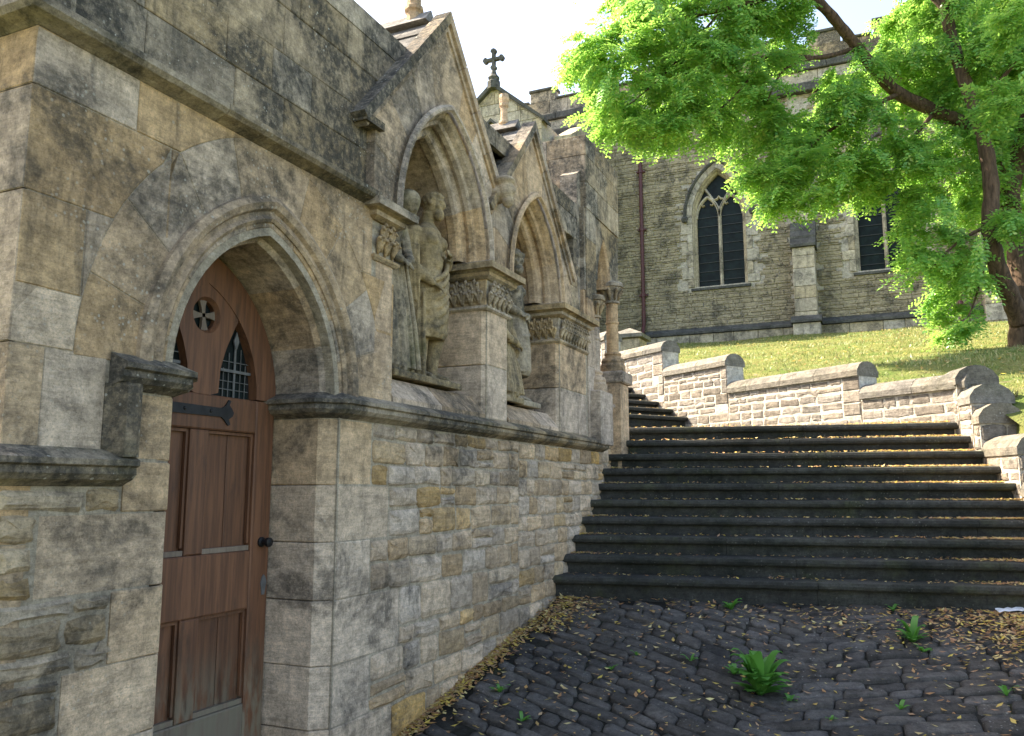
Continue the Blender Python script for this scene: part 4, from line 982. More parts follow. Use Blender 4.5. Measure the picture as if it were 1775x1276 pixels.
for s0, s1, zt in FSEG: core.add(*fbox(FRF, s0+.006, s1-.006, .5, zt-.15, -FT+.006, -.003))
core.obj('wall_core', M['rmortar'], FLW)
for k, (s0, s1, zt) in enumerate(FSEG):
    R = [[tuple(FRF(s, z, h)) for h, z in [(.012, zt-.17), (.012, zt-.11), (-.03, zt-.05), (-.10, zt-.01), (-FT/2, zt), (-FT+.10, zt-.01), (-FT+.03, zt-.05), (-FT-.012, zt-.11), (-FT-.012, zt-.17)]] for s in (s0+.003, s0+.012, s1-.012, s1+.012)]
    mobj('coping_stone', *sweep_profile(R, None), M['coping'], FLW)
    rubble(FRF, lambda z: s0+.005, lambda z: s1-.005, max(.7, zt-1.2), zt-.172, (.07, .12), (.12, .26), -.08, 0, M['rwall'], FLW, gap=.018)
    fe = Fr(FRF(s1, 0, 0), -FN, FD)
    rubble(fe, lambda z: .005, lambda z: FT-.005, zt-.42, zt-.172, (.08, .13), (.12, .24), -.06, .004, M['rwall'], FLW, gap=.018)
# little capped pier beyond the second flight
c = at_d(1092, 600, 13.2)
GPc = thing('stone_pier', 'small stone pier with a pyramid cap beyond the stair wall', 'pier', (c[0], c[1], 3.6))
mobj('shaft', *plan([(c[0]-.22, c[1]-.22), (c[0]+.22, c[1]-.22), (c[0]+.22, c[1]+.22), (c[0]-.22, c[1]+.22)], 3.0, 4.0, .02), M['cashlar'], GPc)
V = [(c[0]+.28*a, c[1]+.28*b, 4.0) for a, b in ((-1, -1), (1, -1), (1, 1), (-1, 1))]+[(c[0]+.28*a, c[1]+.28*b, 4.06) for a, b in ((-1, -1), (1, -1), (1, 1), (-1, 1))]+[(c[0], c[1], 4.2)]
mobj('cap', V, [(0, 1, 2, 3), (0, 1, 5, 4), (1, 2, 6, 5), (2, 3, 7, 6), (3, 0, 4, 7), (4, 5, 8), (5, 6, 8), (6, 7, 8), (7, 4, 8)], M['coping'], GPc)

# ------------------------------------------------------------------ paved passage: setts in a chevron that drains to the middle
PV = None
V, F = [], []
xs = np.linspace(XW-.02, 2.6, 40); ys = np.linspace(-4, 6.4, 60)
for y in ys:
    for x in xs: V.append((x, y, gz(x, y)-.022))
for j in range(59):
    for i in range(39): F.append((j*40+i, j*40+i+1, (j+1)*40+i+1, (j+1)*40+i))
PV = tag(mobj('paved_passage', V, F, M['soil'], smooth=True), kind='structure')
def sett_mesh(P, top):
    """irregular rounded stone following the slope"""
    n = len(P); cx = sum(p[0] for p in P)/n; cy = sum(p[1] for p in P)/n; V = []
    tl, tm = rnd.uniform(-.05, .05), rnd.uniform(-.05, .05)
    for sc, dz in ((1, -.05), (1, -.012), (.94, -.003), (.7, .001)):
        for x, y in P:
            X, Y = cx+(x-cx)*sc, cy+(y-cy)*sc; V.append((X, Y, gz(X, Y)+top+dz+(tl*(X-cx)+tm*(Y-cy) if dz > -.04 else 0)+rnd.uniform(-.004, .003)))
    V.append((cx, cy, gz(cx, cy)+top+rnd.uniform(-.004, .004))); F = []
    for k in range(3):
        for i in range(n): j = (i+1) % n; F.append((k*n+i, k*n+j, (k+1)*n+j, (k+1)*n+i))
    for i in range(n): F.append((3*n+i, 3*n+(i+1) % n, 4*n))
    return V, F
setts = []
for side in (-1, 1):
    ang = rad(-20) if side < 0 else rad(200)
    d = np.array([math.cos(ang), math.sin(ang)]); q = np.array([-d[1], d[0]]) if side < 0 else np.array([d[1], -d[0]])
    # rows start on the valley line x = -.55 and run out to the sides, uphill
    out = -d; r = -1.6; y0 = 1.2
    while y0 < 7.4:
        w = rnd.uniform(.075, .12); s = rnd.uniform(-.12, .03)
        while s < (1.85 if side < 0 else 3.4):
            L = rnd.uniform(.12, .36); g = .004
            c0 = np.array([-.55, y0])+out*s; e = out; nrm = np.array([0, 1.])
            j = lambda: rnd.uniform(-.006, .006)
            a0, a1 = s+g, s+L-g; b0, b1 = .008, w/abs(math.cos(rad(20)))-.008
            pt = lambda a, b: (-.55+out[0]*a+j(), y0+out[1]*a+b+j())
            c_ = .018
            P = [pt(a0+c_, b0), pt((a0+a1)/2, b0), pt(a1-c_, b0), pt(a1, b0+c_), pt(a1, b1-c_), pt(a1-c_, b1), pt((a0+a1)/2, b1), pt(a0+c_, b1), pt(a0, b1-c_), pt(a0, b0+c_)]
            m = np.mean(np.array(P), 0)
            ln = (m[0]-LX)*math.tan(SA)+5.60
            if all(XW+.0 < p[0] < 2.5 for p in P) and (m[0]+.55)*side > -.02 and all(p[1] < 5.72+(p[0]-LX)*math.tan(SA) for p in P) and m[1] > 2.2: setts.append((math.hypot(*m), P, m))
            s += L
        y0 += w/abs(math.cos(rad(20)))
def vis(m):
    v = np.array([m[0], m[1], gz(*m)-EYE]); dz = v@FH; r = v@RT; return dz > 0 and -900 < r/dz*1433 < 950 and (EYE-gz(*m))/dz*1433 < 520
setts.sort(key=lambda t: (not vis(t[2]), t[0]))
rest = Acc()
for i, (dd, P, m) in enumerate(setts):
    V, F = sett_mesh(P, rnd.uniform(-.012, .008))
    if i < 300: mobj('sett', V, F, M['sett'], PV, smooth=True)
    else: rest.add(V, F)
tag(rest.obj('setts', M['sett'], PV, smooth=True), kind='stuff')

# ------------------------------------------------------------------ the church
YC = 23.3
CC = thing('church', 'grey stone church wall with traceried windows, buttress and battlements above the bank', 'church', (-2, YC+1, 5.6))
FC = Fr((0, YC, 0), (1, 0, 0), (0, -1, 0))
WINS = [(-4.72, -3.22), (-.40, 1.10), (3.9, 5.4)]
WZ, WS, WH = 7.36, 9.45, 1.38
CX0, CX1, CT = -11.5, 9., 12.6
body = Acc(); prev = CX0
for l, r in WINS:
    body.add(*fbox(FC, prev, l-.02, 5, CT, -.6, -.02)); body.add(*fbox(FC, l-.02, r+.02, 5, WZ, -.6, -.02))
    A = Arch(l, r, WS, WH); P = A.pts(.02, 12)
    body.add(*prism(FC, [p for p in P if p[0] <= A.m+1e-6]+[(A.m, CT), (l-.02, CT)], -.6, -.02)); body.add(*prism(FC, [(A.m, CT)]+[p for p in P if p[0] >= A.m-1e-6]+[(r+.02, CT)], -.6, -.02))
    prev = r+.02
body.add(*fbox(FC, prev, CX1, 5, CT, -.6, -.02))
body.add(*box(CX0, CX1, YC+.7, YC+9, 5, 13.2))
body.obj('wall_core', M['mortar'], CC)
acc = Acc()
def ckeep(s0, s1, z0, z1):
    for l, r in WINS:
        A = Arch(l, r, WS, WH)
        if z1 > WZ-.1 and z0 < A.apex(.2):
            zm = min(max(z0, WS), z1) if z1 > WS else z0; hw = A.half((z0+z1)/2, .17)
            if s1 > A.m-hw and s0 < A.m+hw: return False
    if -2.0 < (s0+s1)/2 < -1.35: return False
    return True
rubble(FC, lambda z: -8.2, lambda z: 4.2, 6.16, CT, (.05, .135), (.1, .4), -.06, 0, None, None, gap=.012, keepf=ckeep, acc=acc, jit=.02, proud=.024)
tag(acc.obj('wall_stones', M['church'], CC), kind='stuff')
for z0, z1 in ((5.2, 5.62), (5.62, 5.96)):
    s = -8.3
    while s < 4.2: w = rnd.uniform(.5, .95); block(FC, rect(s, s+w, z0, z1), -.1, .14, M['cashlar'], CC, bev=.01, gap=.006); s += w
s = -8.3
while s < 4.2:
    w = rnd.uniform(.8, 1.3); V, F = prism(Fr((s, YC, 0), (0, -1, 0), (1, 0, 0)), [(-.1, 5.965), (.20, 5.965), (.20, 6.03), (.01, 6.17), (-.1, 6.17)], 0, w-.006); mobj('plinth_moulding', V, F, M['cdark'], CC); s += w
for wi, (l, r) in enumerate(WINS[:2]):
    A = Arch(l, r, WS, WH)
    ring(A, FC, .0, .17, [0, .2, .4, .6, .8, .97, 1.03, 1.2, 1.4, 1.6, 1.8, 2], -.1, .02, M['cashlar'], CC, [], gap=.005)
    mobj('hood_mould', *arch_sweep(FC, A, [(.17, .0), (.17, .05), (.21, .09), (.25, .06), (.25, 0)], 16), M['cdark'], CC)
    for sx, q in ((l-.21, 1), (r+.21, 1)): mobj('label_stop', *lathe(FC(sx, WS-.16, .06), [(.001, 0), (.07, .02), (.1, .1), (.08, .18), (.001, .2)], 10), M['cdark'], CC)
    z = WZ
    k = 0
    while z < WS-.02:
        h = min(rnd.uniform(.22, .42), WS-z); h = WS-z if WS-z-h < .12 else h
        for e, f in ((l, -1), (r, 1)):
            w = (.17, .34)[(k+(f > 0)) % 2]; block(FC, rect(min(e, e+f*w), max(e, e+f*w), z, z+h), -.1, .018, M['cashlar'], CC, 'quoin', bev=.008, gap=.005)
        z += h; k += 1
    # moulded reveal
    mobj('window_reveal', *arch_sweep(FC, A, [(.0, .0), (-.04, -.05), (-.04, -.1), (-.08, -.14), (-.10, -.18), (-.10, -.3)], 14, zb=WZ), M['cashlar'], CC)
    V, F = prism(Fr((l-.08, YC, 0), (0, -1, 0), (1, 0, 0)), [(-.35, WZ-.12), (.06, WZ-.12), (.06, WZ-.06), (-.3, WZ+.06), (-.35, WZ+.06)], 0, r-l+.16); mobj('window_sill', V, F, M['cdark'], CC)
    WN_ = mobj('window', *prism(FC, [(l+.05, WZ)]+[(p[0], p[1]) for p in A.pts(-.05, 14)]+[(r-.05, WZ)], -.29, -.27), M['glass'], CC)
    hw = (r-l)/2-.1
    def bar(pts, w=.05, d0=-.27, d1=-.17, name='tracery'):
        # bar of square-chamfered section along a polyline in the wall plane
        R = []
        for i, p in enumerate(pts):
            p = np.array(p); t = np.array(pts[min(i+1, len(pts)-1)])-np.array(pts[max(i-1, 0)]); t = t/np.linalg.norm(t); nn = np.array([-t[1], t[0]])
            R.append([FC(*(p+nn*w), d0), FC(*(p+nn*w), (d0+d1)/2), FC(*(p+nn*w*.35), d1), FC(*(p-nn*w*.35), d1), FC(*(p-nn*w), (d0+d1)/2), FC(*(p-nn*w), d0)])
        return mobj(name, *sweep_profile(R, None), M['cashlar'], WN_)
    m = A.m; bar([(m, WZ), (m, 9.1), (m, WS+.02)], name='mullion')
    Al = Arch(l+.08, m, WS, .62); Ar = Arch(m, r-.08, WS, .62)
    for q in (Al, Ar): bar(q.pts(0, 10), .045)
    bar([(m, WS+.02), (m-.03, WS+.25), (m-.16, WS+.5), (m-.38, WS+.86)], .04); bar([(m, WS+.02), (m+.03, WS+.25), (m+.16, WS+.5), (m+.38, WS+.86)], .04)
    bar([(m-.16, WS+.5), (m-.05, WS+.53), (m, WS+.6), (m+.05, WS+.53), (m+.16, WS+.5)], .03)
    for q in (Al, Ar):                                  # cusps
        for t in (.62, 1.38): a = q.at(t, -.03); b = (q.m+(a[0]-q.m)*.45, a[1]-.02); bar([a, ((a[0]+b[0])/2, a[1]-.05), b], .022)
    for z in np.arange(WZ+.2, WS+.1, .27): mobj('saddle_bar', *fbox(FC, l+.08, r-.08, z, z+.018, -.265, -.245), M['lead'], WN_)
    for cxx in ():
        for z in np.arange(WZ+.33, WS-.1, .54): mobj('glazing_cross', *prism(FC, [(cxx-.09, z), (cxx, z-.09), (cxx+.09, z), (cxx, z+.09)], -.268, -.262), M['lead'], WN_)
# stepped buttress with weathered offsets
BL, BR = -1.97, -1.40
z = 5.2
while z < 8.0:
    h = rnd.uniform(.3, .5) if z > 5.9 else .76
    h = min(h, 8.05-z); pr = .62 if z < 5.9 else .52
    block(FC, rect(BL-(.06 if z < 5.9 else 0), BR+(.06 if z < 5.9 else 0), z, z+h), -.05, pr, M['cashlar'], CC, 'buttress_stone', bev=.012, gap=.005); z += h
for k in range(3): V, F = prism(Fr((BL-.04, YC, 0), (0, -1, 0), (1, 0, 0)), [(.0, 8.05+.26*k), (.60-.14*k, 8.05+.26*k), (.60-.14*k, 8.12+.26*k), (.44-.14*k, 8.33+.26*k), (0, 8.33+.26*k)], 0, BR-BL+.08); mobj('weathering', V, F, M['cdark'], CC)
z = 8.86
while z < 11.6: h = min(rnd.uniform(.3, .45), 11.65-z); block(FC, rect(BL+.04, BR-.04, z, z+h), -.05, .18, M['cashlar'], CC, 'buttress_stone', bev=.012, gap=.005); z += max(h, .05)
V, F = prism(Fr((BL-.1, YC, 0), (0, -1, 0), (1, 0, 0)), [(0, 5.97), (.70, 5.97), (.70, 6.03), (.53, 6.17), (0, 6.17)], 0, BR-BL+.2); mobj('plinth_moulding', V, F, M['cdark'], CC)
for bl in (2.45, ):
    z = 5.2
    while z < 8.6: h = rnd.uniform(.3, .5); block(FC, rect(bl, bl+.55, z, z+h), -.05, .5, M['cashlar'], CC, 'buttress_stone', bev=.012, gap=.005); z += h
# cornice, parapet, battlements
def band(z0, z1, pr, mat, name, prof=None):
    s = CX0
    while s < 6:
        w = rnd.uniform(.9, 1.5); e = min(s+w, 6.)
        block(FC, rect(s, e, z0, z1), -.3, pr, mat, CC, name, bev=.02 if pr > .1 else .006, gap=.005); s = e
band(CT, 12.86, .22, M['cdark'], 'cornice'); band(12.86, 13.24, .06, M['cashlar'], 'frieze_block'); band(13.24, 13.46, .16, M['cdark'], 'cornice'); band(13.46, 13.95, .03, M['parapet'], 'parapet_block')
s = CX0
while s < 5:
    block(FC, rect(s, s+.85, 13.95, 14.3), -.3, .03, M['parapet'], CC, 'merlon', bev=.01); block(FC, rect(s-.04, s+.89, 14.3, 14.39), -.36, .09, M['cdark'], CC, 'merlon_cap', bev=.02)
    block(FC, rect(s+.9, s+1.65, 13.95, 14.02), -.36, .09, M['cdark'], CC, 'parapet_cap', bev=.02); s += 1.7
def downpipe(x, zt, z0=5.75):
    a = Acc(); a.add(*tube([FC(x, z0, .12), FC(x, 6.0, .30), FC(x, 6.15, .30), FC(x, 6.35, .12), FC(x, zt, .12)] if False else [FC(x, z0, .27), FC(x, 6.1, .27), FC(x, 6.4, .1), FC(x, zt, .1)], .055, 12))
    for z in (7.2, 9.2, 11.0): a.add(*tube([FC(x, z, .1), FC(x, z+.1, .1)], .075, 12)); a.add(*fbox(FC, x-.13, x+.13, z+.03, z+.07, 0, .1))
    a.add(*fbox(FC, x-.16, x+.16, zt, zt+.3, -.02, .2)); a.obj('downpipe', M['pipe'], CC, smooth=False)
downpipe(-6.2, 12.1); downpipe(1.95, 12.1)
# gabled porch roof at the left with a cross
YG = 20.4; FG = Fr((0, YG, 0), (1, 0, 0), (0, -1, 0)); gc = at_d(859, 130, 21.9)
gx, gzp = -9.75, 13.2
CG = thing('church_gable', 'grey stone church gable topped by a carved cross, beyond the nearer gables', 'church gable', (gx, YG, 5.6))
g = Acc(); g.add(*prism(FG, [(gx-1.5, 5.5), (gx+1.5, 5.5), (gx+1.5, gzp-1.25), (gx, gzp), (gx-1.5, gzp-1.25)], -3, -.03)); g.obj('wall_core', M['mortar'], CG)
for z0, z1 in [(9.6+.34*k, 9.94+.34*k) for k in range(10)]:
    s = gx-1.5
    while s < gx+1.5:
        w = rnd.uniform(.35, .7); P = rect(s, min(s+w, gx+1.5), z0, z1)
        for pl in ((-.833, 1, gzp-.06-.833*gx), (.833, 1, gzp-.06+.833*gx)): P = clip(P, *pl) if len(P) > 2 else P
        if len(P) > 2 and abs(area(P)) > .004: block(FG, P, -.1, 0, M['cashlar'], CG, gap=.006, bev=.01)
        s += w
for sg in (-1, 1):
    V, F = prism(FG, [(gx, gzp-.03), (gx+sg*1.62, gzp-.03-1.35), (gx+sg*1.62, gzp+.07-1.35), (gx, gzp+.12)], -.4, .12); mobj('gable_coping', V, F, M['cdark'], CG)
mobj('small_gable_label', *prism(FG, [(gx-.55, gzp-1.55), (gx-.05, gzp-1.1), (gx+.45, gzp-1.55), (gx+.45, gzp-1.47), (gx-.05, gzp-1.0), (gx-.55, gzp-1.47)], -.05, .12), M['cdark'], CG)
CRb = mobj('cross_pedestal', *lathe((gx, YG-.0, gzp), [(.001, -.1), (.2, -.1), (.2, .12), (.15, .18), (.18, .26), (.1, .36), (.06, .5), (.045, .6), (.001, .62)], 8), M['cdark'], CG)
cz = gzp+.84
def arm(a):
    c, s = math.cos(a), math.sin(a); P = [(0, -.045), (.18, -.04), (.24, -.09), (.30, -.075), (.34, 0), (.30, .075), (.24, .09), (.18, .04), (0, .045)]
    return [(gx+x*c-y*s, cz+x*s+y*c) for x, y in P]
for a in (0, math.pi/2, math.pi, -math.pi/2): mobj('cross_arm', *prism(FG, arm(a), -.06+.001*a, .06+.001*a), M['cdark'], CG)
# small attached gablet and raked wall between the gable and the aisle
mobj('raked_buttress', *prism(Fr((-8.1, YG+.6, 0), (0, 1, 0), (1, 0, 0)), [(0, 5.2), (2.3, 5.2), (2.3, 12.6), (1.3, 12.4), (0, 11.6)], 0, .5), M['cashlar'], CG)

# ------------------------------------------------------------------ the tree on the bank
TR = None
tb = at_d(1766, 640, 11.3); tb[2] = bz(tb[0], tb[1])-.1
TR = thing('robinia_tree', 'tall robinia with curving trunks and bright feathery leaves overhanging the bank', 'tree', tuple(tb))
tr = Acc()
def limb(P, r0, r1, n=12, res=6):
    P = [np.array(at_d(*p)) for p in P]; Q = []
    for i in range(len(P)-1):
        p0, p1, p2, p3 = P[max(i-1, 0)], P[i], P[i+1], P[min(i+2, len(P)-1)]
        for k in range(res):
            t = k/res; Q.append(.5*((2*p1)+(-p0+p2)*t+(2*p0-5*p1+4*p2-p3)*t*t+(-p0+3*p1-3*p2+p3)*t**3))
    Q.append(P[-1]); m = len(Q)
    R = [(r0+(r1-r0)*(i/(m-1)))*(1+.06*math.sin(i*1.9)) for i in range(m)]
    return Q, R
Q, R = limb([(1772, 690, 11.3), (1770, 640, 11.3), (1772, 570, 11.3), (1770, 500, 11.3)], .2, .15); R[0] *= 1.35; tr.add(*tube(Q, R, 14))
Q, R = limb([(1768, 560, 11.25), (1752, 515, 11.1), (1728, 460, 10.9), (1716, 390, 10.8), (1718, 320, 10.8), (1700, 220, 10.9), (1662, 110, 11.0), (1640, 20, 11.1), (1630, -60, 11.2)], .13, .07); tr.add(*tube(Q, R, 12))
Q, R = limb([(1775, 520, 11.4), (1762, 430, 11.5), (1752, 340, 11.6), (1768, 260, 11.7), (1790, 150, 11.7), (1800, 0, 11.8)], .15, .09); tr.add(*tube(Q, R, 12))
Q, R = limb([(1745, 330, 11.5), (1690, 230, 11.6), (1620, 192, 11.5), (1555, 160, 11.4), (1510, 112, 11.2), (1470, 62, 11.0), (1430, 15, 10.8), (1390, -20, 10.7), (1330, -60, 10.6)], .11, .06); tr.add(*tube(Q, R, 10))
BR_ = [([(1560, 162, 11.4), (1500, 190, 11.2), (1440, 225, 11.1), (1390, 265, 11.0), (1340, 300, 11.0)], .04, .012), ([(1480, 85, 11.1), (1420, 100, 11.0), (1350, 95, 10.9), (1260, 110, 10.9), (1150, 120, 10.9)], .04, .012),
       ([(1420, 98, 11.), (1360, 120, 10.9), (1330, 175, 10.9)], .025, .01), ([(1620, 195, 11.5), (1560, 260, 11.5), (1500, 290, 11.4), (1440, 320, 11.3)], .035, .01), ([(1716, 390, 10.8), (1660, 420, 10.8), (1610, 470, 10.8)], .03, .01),
       ([(1390, -20, 10.7), (1280, 10, 10.8), (1150, 40, 10.9), (1040, 70, 11.0)], .045, .012), ([(1690, 200, 10.9), (1750, 120, 10.7), (1790, 60, 10.6)], .04, .015), ([(1640, 20, 11.1), (1600, -20, 11.2), (1560, -60, 11.3)], .045, .02), ([(1716, 430, 10.8), (1690, 520, 10.9), (1670, 570, 10.9)], .02, .008), ([(1330, 95, 10.9), (1270, 170, 10.9), (1200, 220, 10.9), (1130, 240, 10.9)], .02, .008), ([(1250, 20, 10.9), (1150, 130, 10.9), (1080, 190, 11)], .02, .008)]
for P, r0, r1 in BR_: Q, R = limb(P, r0, r1, res=5); tr.add(*tube(Q, R, 7))
tr.obj('trunk', M['bark'], TR, smooth=True)
# crown: pinnate leaves in drooping clumps along the branches
CL = [(1030, 95, 11.0, 62, 60, .8), (1075, 165, 11.0, 80, 70, .9), (1110, 60, 11.0, 100, 75, 1.0), (1105, 225, 11.0, 65, 40, .6), (1180, 130, 11.0, 100, 85, 1.1), (1160, 205, 10.9, 55, 40, .6), (1210, 30, 11.0, 110, 70, 1.1), (1270, 110, 11.1, 95, 85, 1.0), (1228, 205, 11.0, 42, 34, .5),
      (1310, 205, 11.1, 72, 66, .9), (1300, 20, 11.0, 90, 60, 1.0), (1335, 292, 11.0, 52, 42, .6), (1375, 330, 11.0, 75, 50, .8), (1350, 250, 11.2, 75, 60, .8), (1430, 290, 11.2, 85, 70, .9), (1380, 60, 11.3, 50, 55, .7), (1440, 200, 11.4, 60, 60, .9), (1510, 250, 11.5, 80, 70, 1.0), (1500, 320, 11.4, 60, 35, .7), (1560, 310, 11.4, 80, 60, .9), (1470, 140, 11.6, 60, 40, .8), (1560, 110, 11.8, 70, 50, 1.0),
      (1620, 110, 11.7, 75, 90, 1.1), (1640, 260, 11.7, 80, 100, 1.1), (1610, 380, 11.2, 60, 65, .8), (1660, 460, 11.0, 55, 70, .7), (1590, 450, 11.0, 40, 40, .5), (1660, 560, 11.2, 50, 35, .6), (1700, 90, 11.2, 80, 100, 1.2), (1740, 230, 11.9, 60, 100, 1.0), (1770, 90, 11.6, 60, 90, 1.1), (1760, 40, 9.6, 45, 45, .5), (1750, 170, 9.9, 45, 50, .5), (1765, 450, 12.0, 40, 70, .7), (1690, 330, 11.9, 60, 70, .8), (1640, 20, 11.5, 70, 40, 1.0), (1745, 380, 10.4, 40, 40, .4),
      (1120, -60, 11.2, 140, 70, 1.3), (1280, -90, 11.2, 140, 80, 1.4), (1660, -80, 11.6, 140, 80, 1.6), (1440, -130, 11.2, 120, 50, 1.2), (1330, -170, 11.4, 150, 70, 1.5), (1520, -230, 11.6, 170, 70, 1.6), (1650, -160, 12.0, 130, 60, 1.5), (1740, 10, 12.4, 80, 90, 1.2), (1600, 30, 12.6, 70, 40, .9), (1690, 150, 12.6, 80, 70, 1.0), (1730, 320, 12.6, 60, 80, .9), (1840, 200, 11.8, 80, 200, 1.4), (1860, -60, 11.5, 120, 120, 1.5)]  # highest clumps, above the view, added to shade the crown's right side
def crown():
    R = np.random.default_rng(11); out = []
    NL = 6                                              # leaflet pairs
    for (px, py, d, wx, wy, dd) in CL:
        c = at_d(px, py, d); sc = d/1433*.93; rx, rz = wx*sc, wy*sc
        n = int(420*(rx*rz*dd)**.62*2.7); k = max(8, n//22)
        tips = R.normal(0, 1, (k, 3)); tips /= np.linalg.norm(tips, axis=1)[:, None]; tips *= (R.random(k)**.33)[:, None]
        idx = R.integers(0, k, n); tp = tips[idx]
        taz = np.arctan2(tips[:, 1]*FH[1]+tips[:, 0]*RT[1], tips[:, 1]*FH[0]+tips[:, 0]*RT[0])+R.normal(0, .7, k); tel = R.normal(-.35, .3, k)
        tl = R.uniform(-.32, .1, n)                     # position of each leaf along its twig
        T = np.stack([np.cos(taz)*np.cos(tel), np.sin(taz)*np.cos(tel), np.sin(tel)], 1)[idx]
        P = c+RT*(tp[:, 0]*rx)[:, None]+FH*(tp[:, 1]*dd)[:, None]+UP*(tp[:, 2]*rz)[:, None]+T*tl[:, None]+R.normal(0, .035, (n, 3))
        az = taz[idx]+R.choice([-1, 1], n)*R.uniform(.15, 1.1, n); el = tel[idx]+R.normal(-.2, .25, n)
        D = np.stack([np.cos(az)*np.cos(el), np.sin(az)*np.cos(el), np.sin(el)], 1)
        U = np.array([0, 0, 1.])+R.normal(0, .22, (n, 3)); Sd = np.cross(D, U); Sd /= np.linalg.norm(Sd, axis=1)[:, None]; N = np.cross(Sd, D)
        L = R.uniform(.18, .34, n)
        for j in range(NL):
            t = (j+.6)/NL; base = P+D*(L*t)[:, None]-UP*(.22*L*t*t)[:, None]
            for s in (-1, 1):
                ll = (.075*(1-.35*abs(t-.45)*1.4))*R.uniform(.8, 1.2, n); ww = ll*.27
                q = Sd*s*.9+D*.42+R.normal(0, .16, (n, 3))-UP*.15; q /= np.linalg.norm(q, axis=1)[:, None]
                wdir = np.cross(q, N+R.normal(0, .18, (n, 3))); wdir /= np.linalg.norm(wdir, axis=1)[:, None]
                a = base; b = base+q*(ll*.5)[:, None]+wdir*ww[:, None]; e = base+q*ll[:, None]; f = base+q*(ll*.5)[:, None]-wdir*ww[:, None]
                out.append(np.stack([a, b, e, f], 1).reshape(-1, 3))
    V = np.concatenate(out); print('leaf quads', len(V)//4)
    o = np_mesh('crown', V, 4, M['leaf'], TR); tag(o, kind='stuff')
crown()

# ------------------------------------------------------------------ weeds in the joints
def on_ground(px, py):
    r = ray(px, py); p = np.array([0, 0, EYE])
    lo, hi = .0005, .02
    for k in range(60):
        t = (lo+hi)/2; q = p+r*t
        if q[2] > gz(q[0], q[1]): lo = t
        else: hi = t
    return p+r*lo
def leaf_blade(c, az, L, w, lift):
    d = np.array([math.cos(az), math.sin(az), 0]); n = np.array([-d[1], d[0], 0]); V, F = [], []; K = 6
    for k in range(K+1):
        t = k/K; p = c+d*L*t*(.85)+UP*(L*lift*(t-.62*t*t)); ww = w*math.sin(math.pi*min(1, .08+t*.92))**.7*(1+.1*math.sin(9*t))
        V += [p+n*ww+UP*.12*ww, p-UP*.0, p-n*ww+UP*.12*ww]
    for k in range(K): a = 3*k; F += [(a, a+1, a+4, a+3), (a+1, a+2, a+5, a+4)]
    return V, F
WD_ = [(1318, 1204, 1.0, 44, 'large broad-leaved dock growing in the middle of the setts'), (1582, 1112, .62, 16, 'upright leafy weed in the setts below the right of the stairs'), (1268, 1056, .5, 14, 'leafy weed at the foot of the bottom step, left of centre'), (1197, 1147, .42, 7, 'small sprouting weed left of the big dock'), (866, 1200, .4, 8, 'small weed in the setts close to the rubble wall'), (1560, 1232, .3, 7, 'tiny weed at the bottom edge right of the dock'), (1440, 1250, .25, 6, 'tiny weed seedling low between the dock and the right edge'), (1548, 1058, .3, 7, 'small weed at the foot of the stairs, right of centre'), (1370, 1215, .35, 8, 'seedling tucked against the right side of the big dock'), (905, 1250, .3, 6, 'seedling at the bottom edge nearest the wall'), (1103, 1135, .25, 5, 'tiny seedling between the wall and the valley of the setts'), (1600, 1130, .4, 8, 'low spreading weed just below the upright leafy one'), (1060, 1160, .25, 6, 'tiny green seedling among the left setts'), (1745, 1205, .35, 8, 'grassy tuft near the right bottom corner'), (1272, 1168, .45, 10, 'low weed hugging the upper left of the big dock')]
for px, py, s, n, lab in WD_:
    c = on_ground(px, py); T = thing('weed', lab, 'weed', tuple(c), 'weeds growing between the setts')
    for k in range(n):
        az = k*2.4+rnd.uniform(-.3, .3); L = .19*s*rnd.uniform(.6, 1.15); mobj('leaf', *leaf_blade(c+np.array([0, 0, -.004]), az, L, L*rnd.uniform(.13, .2), rnd.uniform(.5, 2.0)), M['weed'], T, smooth=True, recalc=False)
    if s >= .6:
        for k in range(n//2): az = rnd.uniform(0, 6.28); L = .15*s*rnd.uniform(.7, 1.3); mobj('leaf', *leaf_blade(c, az, L, L*.18, rnd.uniform(2.2, 3.2)), M['weed'], T, smooth=True, recalc=False)
# ------------------------------------------------------------------ fallen leaves
def leaves(name, pts, label, smin=.009, smax=.025):
    R = np.random.default_rng(len(pts)); P = np.array(pts, float); n = len(P); a = R.uniform(0, 6.28, n); s = R.uniform(smin, smax, n); 
    d = np.stack([np.cos(a), np.sin(a), R.normal(0, .22, n)], 1); q = np.stack([-np.sin(a), np.cos(a), R.normal(0, .22, n)], 1)
    up = np.zeros((n, 3)); up[:, 2] = R.uniform(.0, .007, n)
    V = np.stack([P-d*s[:, None]+up, P+q*(s*.45)[:, None]+up*.3, P+d*s[:, None]+up*1.4, P-q*(s*.45)[:, None]+up*.3], 1).reshape(-1, 3)
    tag(np_mesh(name, V, 4, M['litter']), label, 'leaves', kind='stuff')
pts = []
for k in range(2600): x, y = rnd.uniform(XW, 2.0), rnd.uniform(2.6, 6.2); pts.append((x, y))
for k in range(2000): t = rnd.random()**.7; pts.append((XW+abs(rnd.gauss(0, .05))+.01+(.22*abs(rnd.gauss(0, .6)) if t > .75 else 0), 3.0+t*2.62))     # drift along the wall foot
for k in range(2600): pts.append((1.3-abs(rnd.gauss(0, .55)), 6.1-abs(rnd.gauss(0, .45))))
for k in range(700): pts.append((rnd.uniform(-2.2, 1.6), 5.58-abs(rnd.gauss(0, .13))+rnd.uniform(0, .6)))
good = [(x, y, gz(x, y)+.012) for x, y in pts if x > XW+.005 and y < 5.61+(x-LX)*math.tan(SA) and x < 2.2]
leaves('leaf_litter', good, 'yellow and brown fallen leaves scattered over the setts and along the wall foot')
pts = []
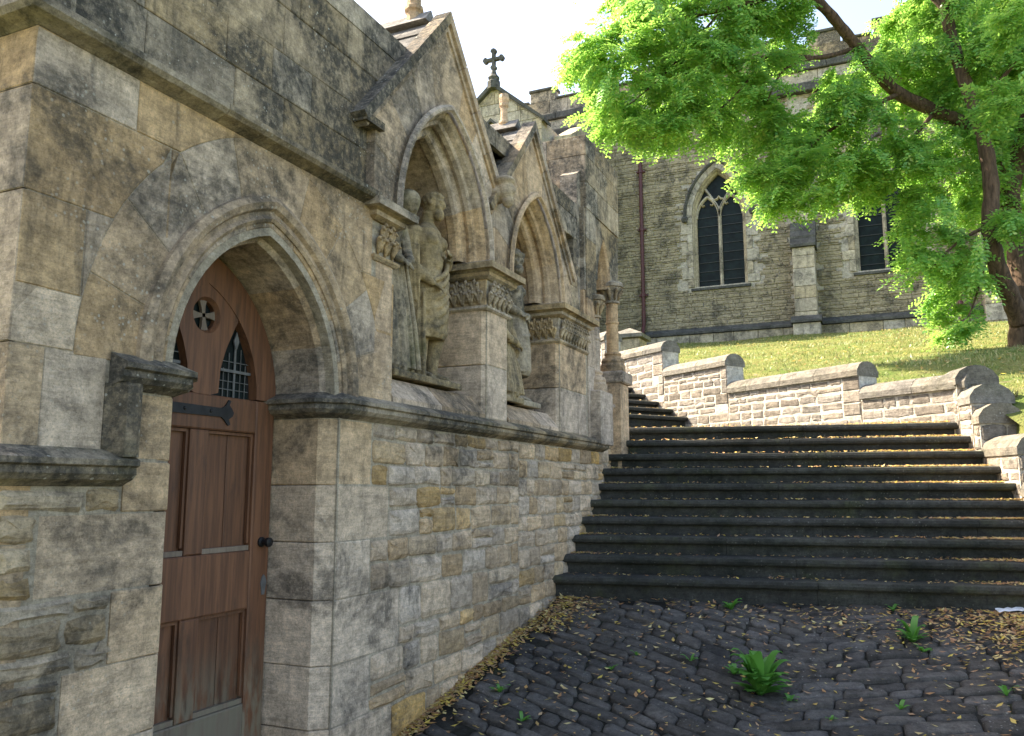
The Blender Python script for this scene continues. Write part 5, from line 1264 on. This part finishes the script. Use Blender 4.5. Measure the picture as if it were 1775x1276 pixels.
for i, (p, zt, Lr) in enumerate(STEPS):
    def put(s, h): q = p+SE*s+SP*h; pts.append((q[0], q[1], zt+.004+rnd.uniform(0, .006)))
    for k in range(130): put(rnd.uniform(.02, Lr-.08), rnd.uniform(.03, .195))
    for k in range(420): put(max(.05, Lr-.1-abs(rnd.gauss(0, .34 if i < 5 else .45))), rnd.uniform(.03, .2))
    if i in (1, 3, 2, 5, 6): 
        for k in range(60): put(.03+abs(rnd.gauss(0, .13)), rnd.uniform(.06, .2))
leaves('leaf_litter', pts, 'yellow fallen leaves lying on the treads of the broad stairs', .009, .019)
pts = []
for k in range(1500):
    q = pl+SE*rnd.uniform(.2, 2.8)+SP*(.03+abs(rnd.gauss(0, .4)))
    if -(q-A0)@WN < -.02: pts.append((q[0], q[1], (TOPZ if (q-pl)@SP < .36 else lz(q))+.006))
for i in range(9):
    p = wpt(U1+.265*i); zt = 2.473+.119*i
    for k in range(90): q = p+WN*rnd.uniform(.05, 2.2)+WD*rnd.uniform(.02, .25); pts.append((q[0], q[1], zt+.006))
leaves('leaf_litter', pts, 'sunlit golden leaves on the landing and upper steps', .009, .019)
pts = []
for k in range(1400):
    x, y = rnd.uniform(-5, 4.5), 8.3+rnd.random()**1.5*14; q = np.array([x, y, 0])-A0
    if -(q@WN) > .35 and (q@WD >= 0 or -(q@FN) > .4): pts.append((x, y, bz(x, y)+.045))
leaves('leaf_litter', pts, 'yellow fallen leaves dotted over the grass bank', .02, .035)
# scrap of paper at the right
c = on_ground(1752, 1062); V, F = [], []
for j in range(5):
    for i in range(7):
        u, v = (i/6-.5)*.17, (j/4-.5)*.06; q = c+RT*u*(1+.1*math.sin(j))+FH*v; V.append((q[0], q[1], gz(q[0], q[1])+.014+.012*abs(math.sin(i*1.3+j))*.8))
for j in range(4):
    for i in range(6): a = j*7+i; F.append((a, a+1, a+8, a+7))
o = mobj('paper_scrap', V, F, M['paper']); sm = o.modifiers.new('thick', 'SOLIDIFY'); sm.thickness = .001
tag(o, 'crumpled white paper scrap lying among leaves at the right edge', 'paper')
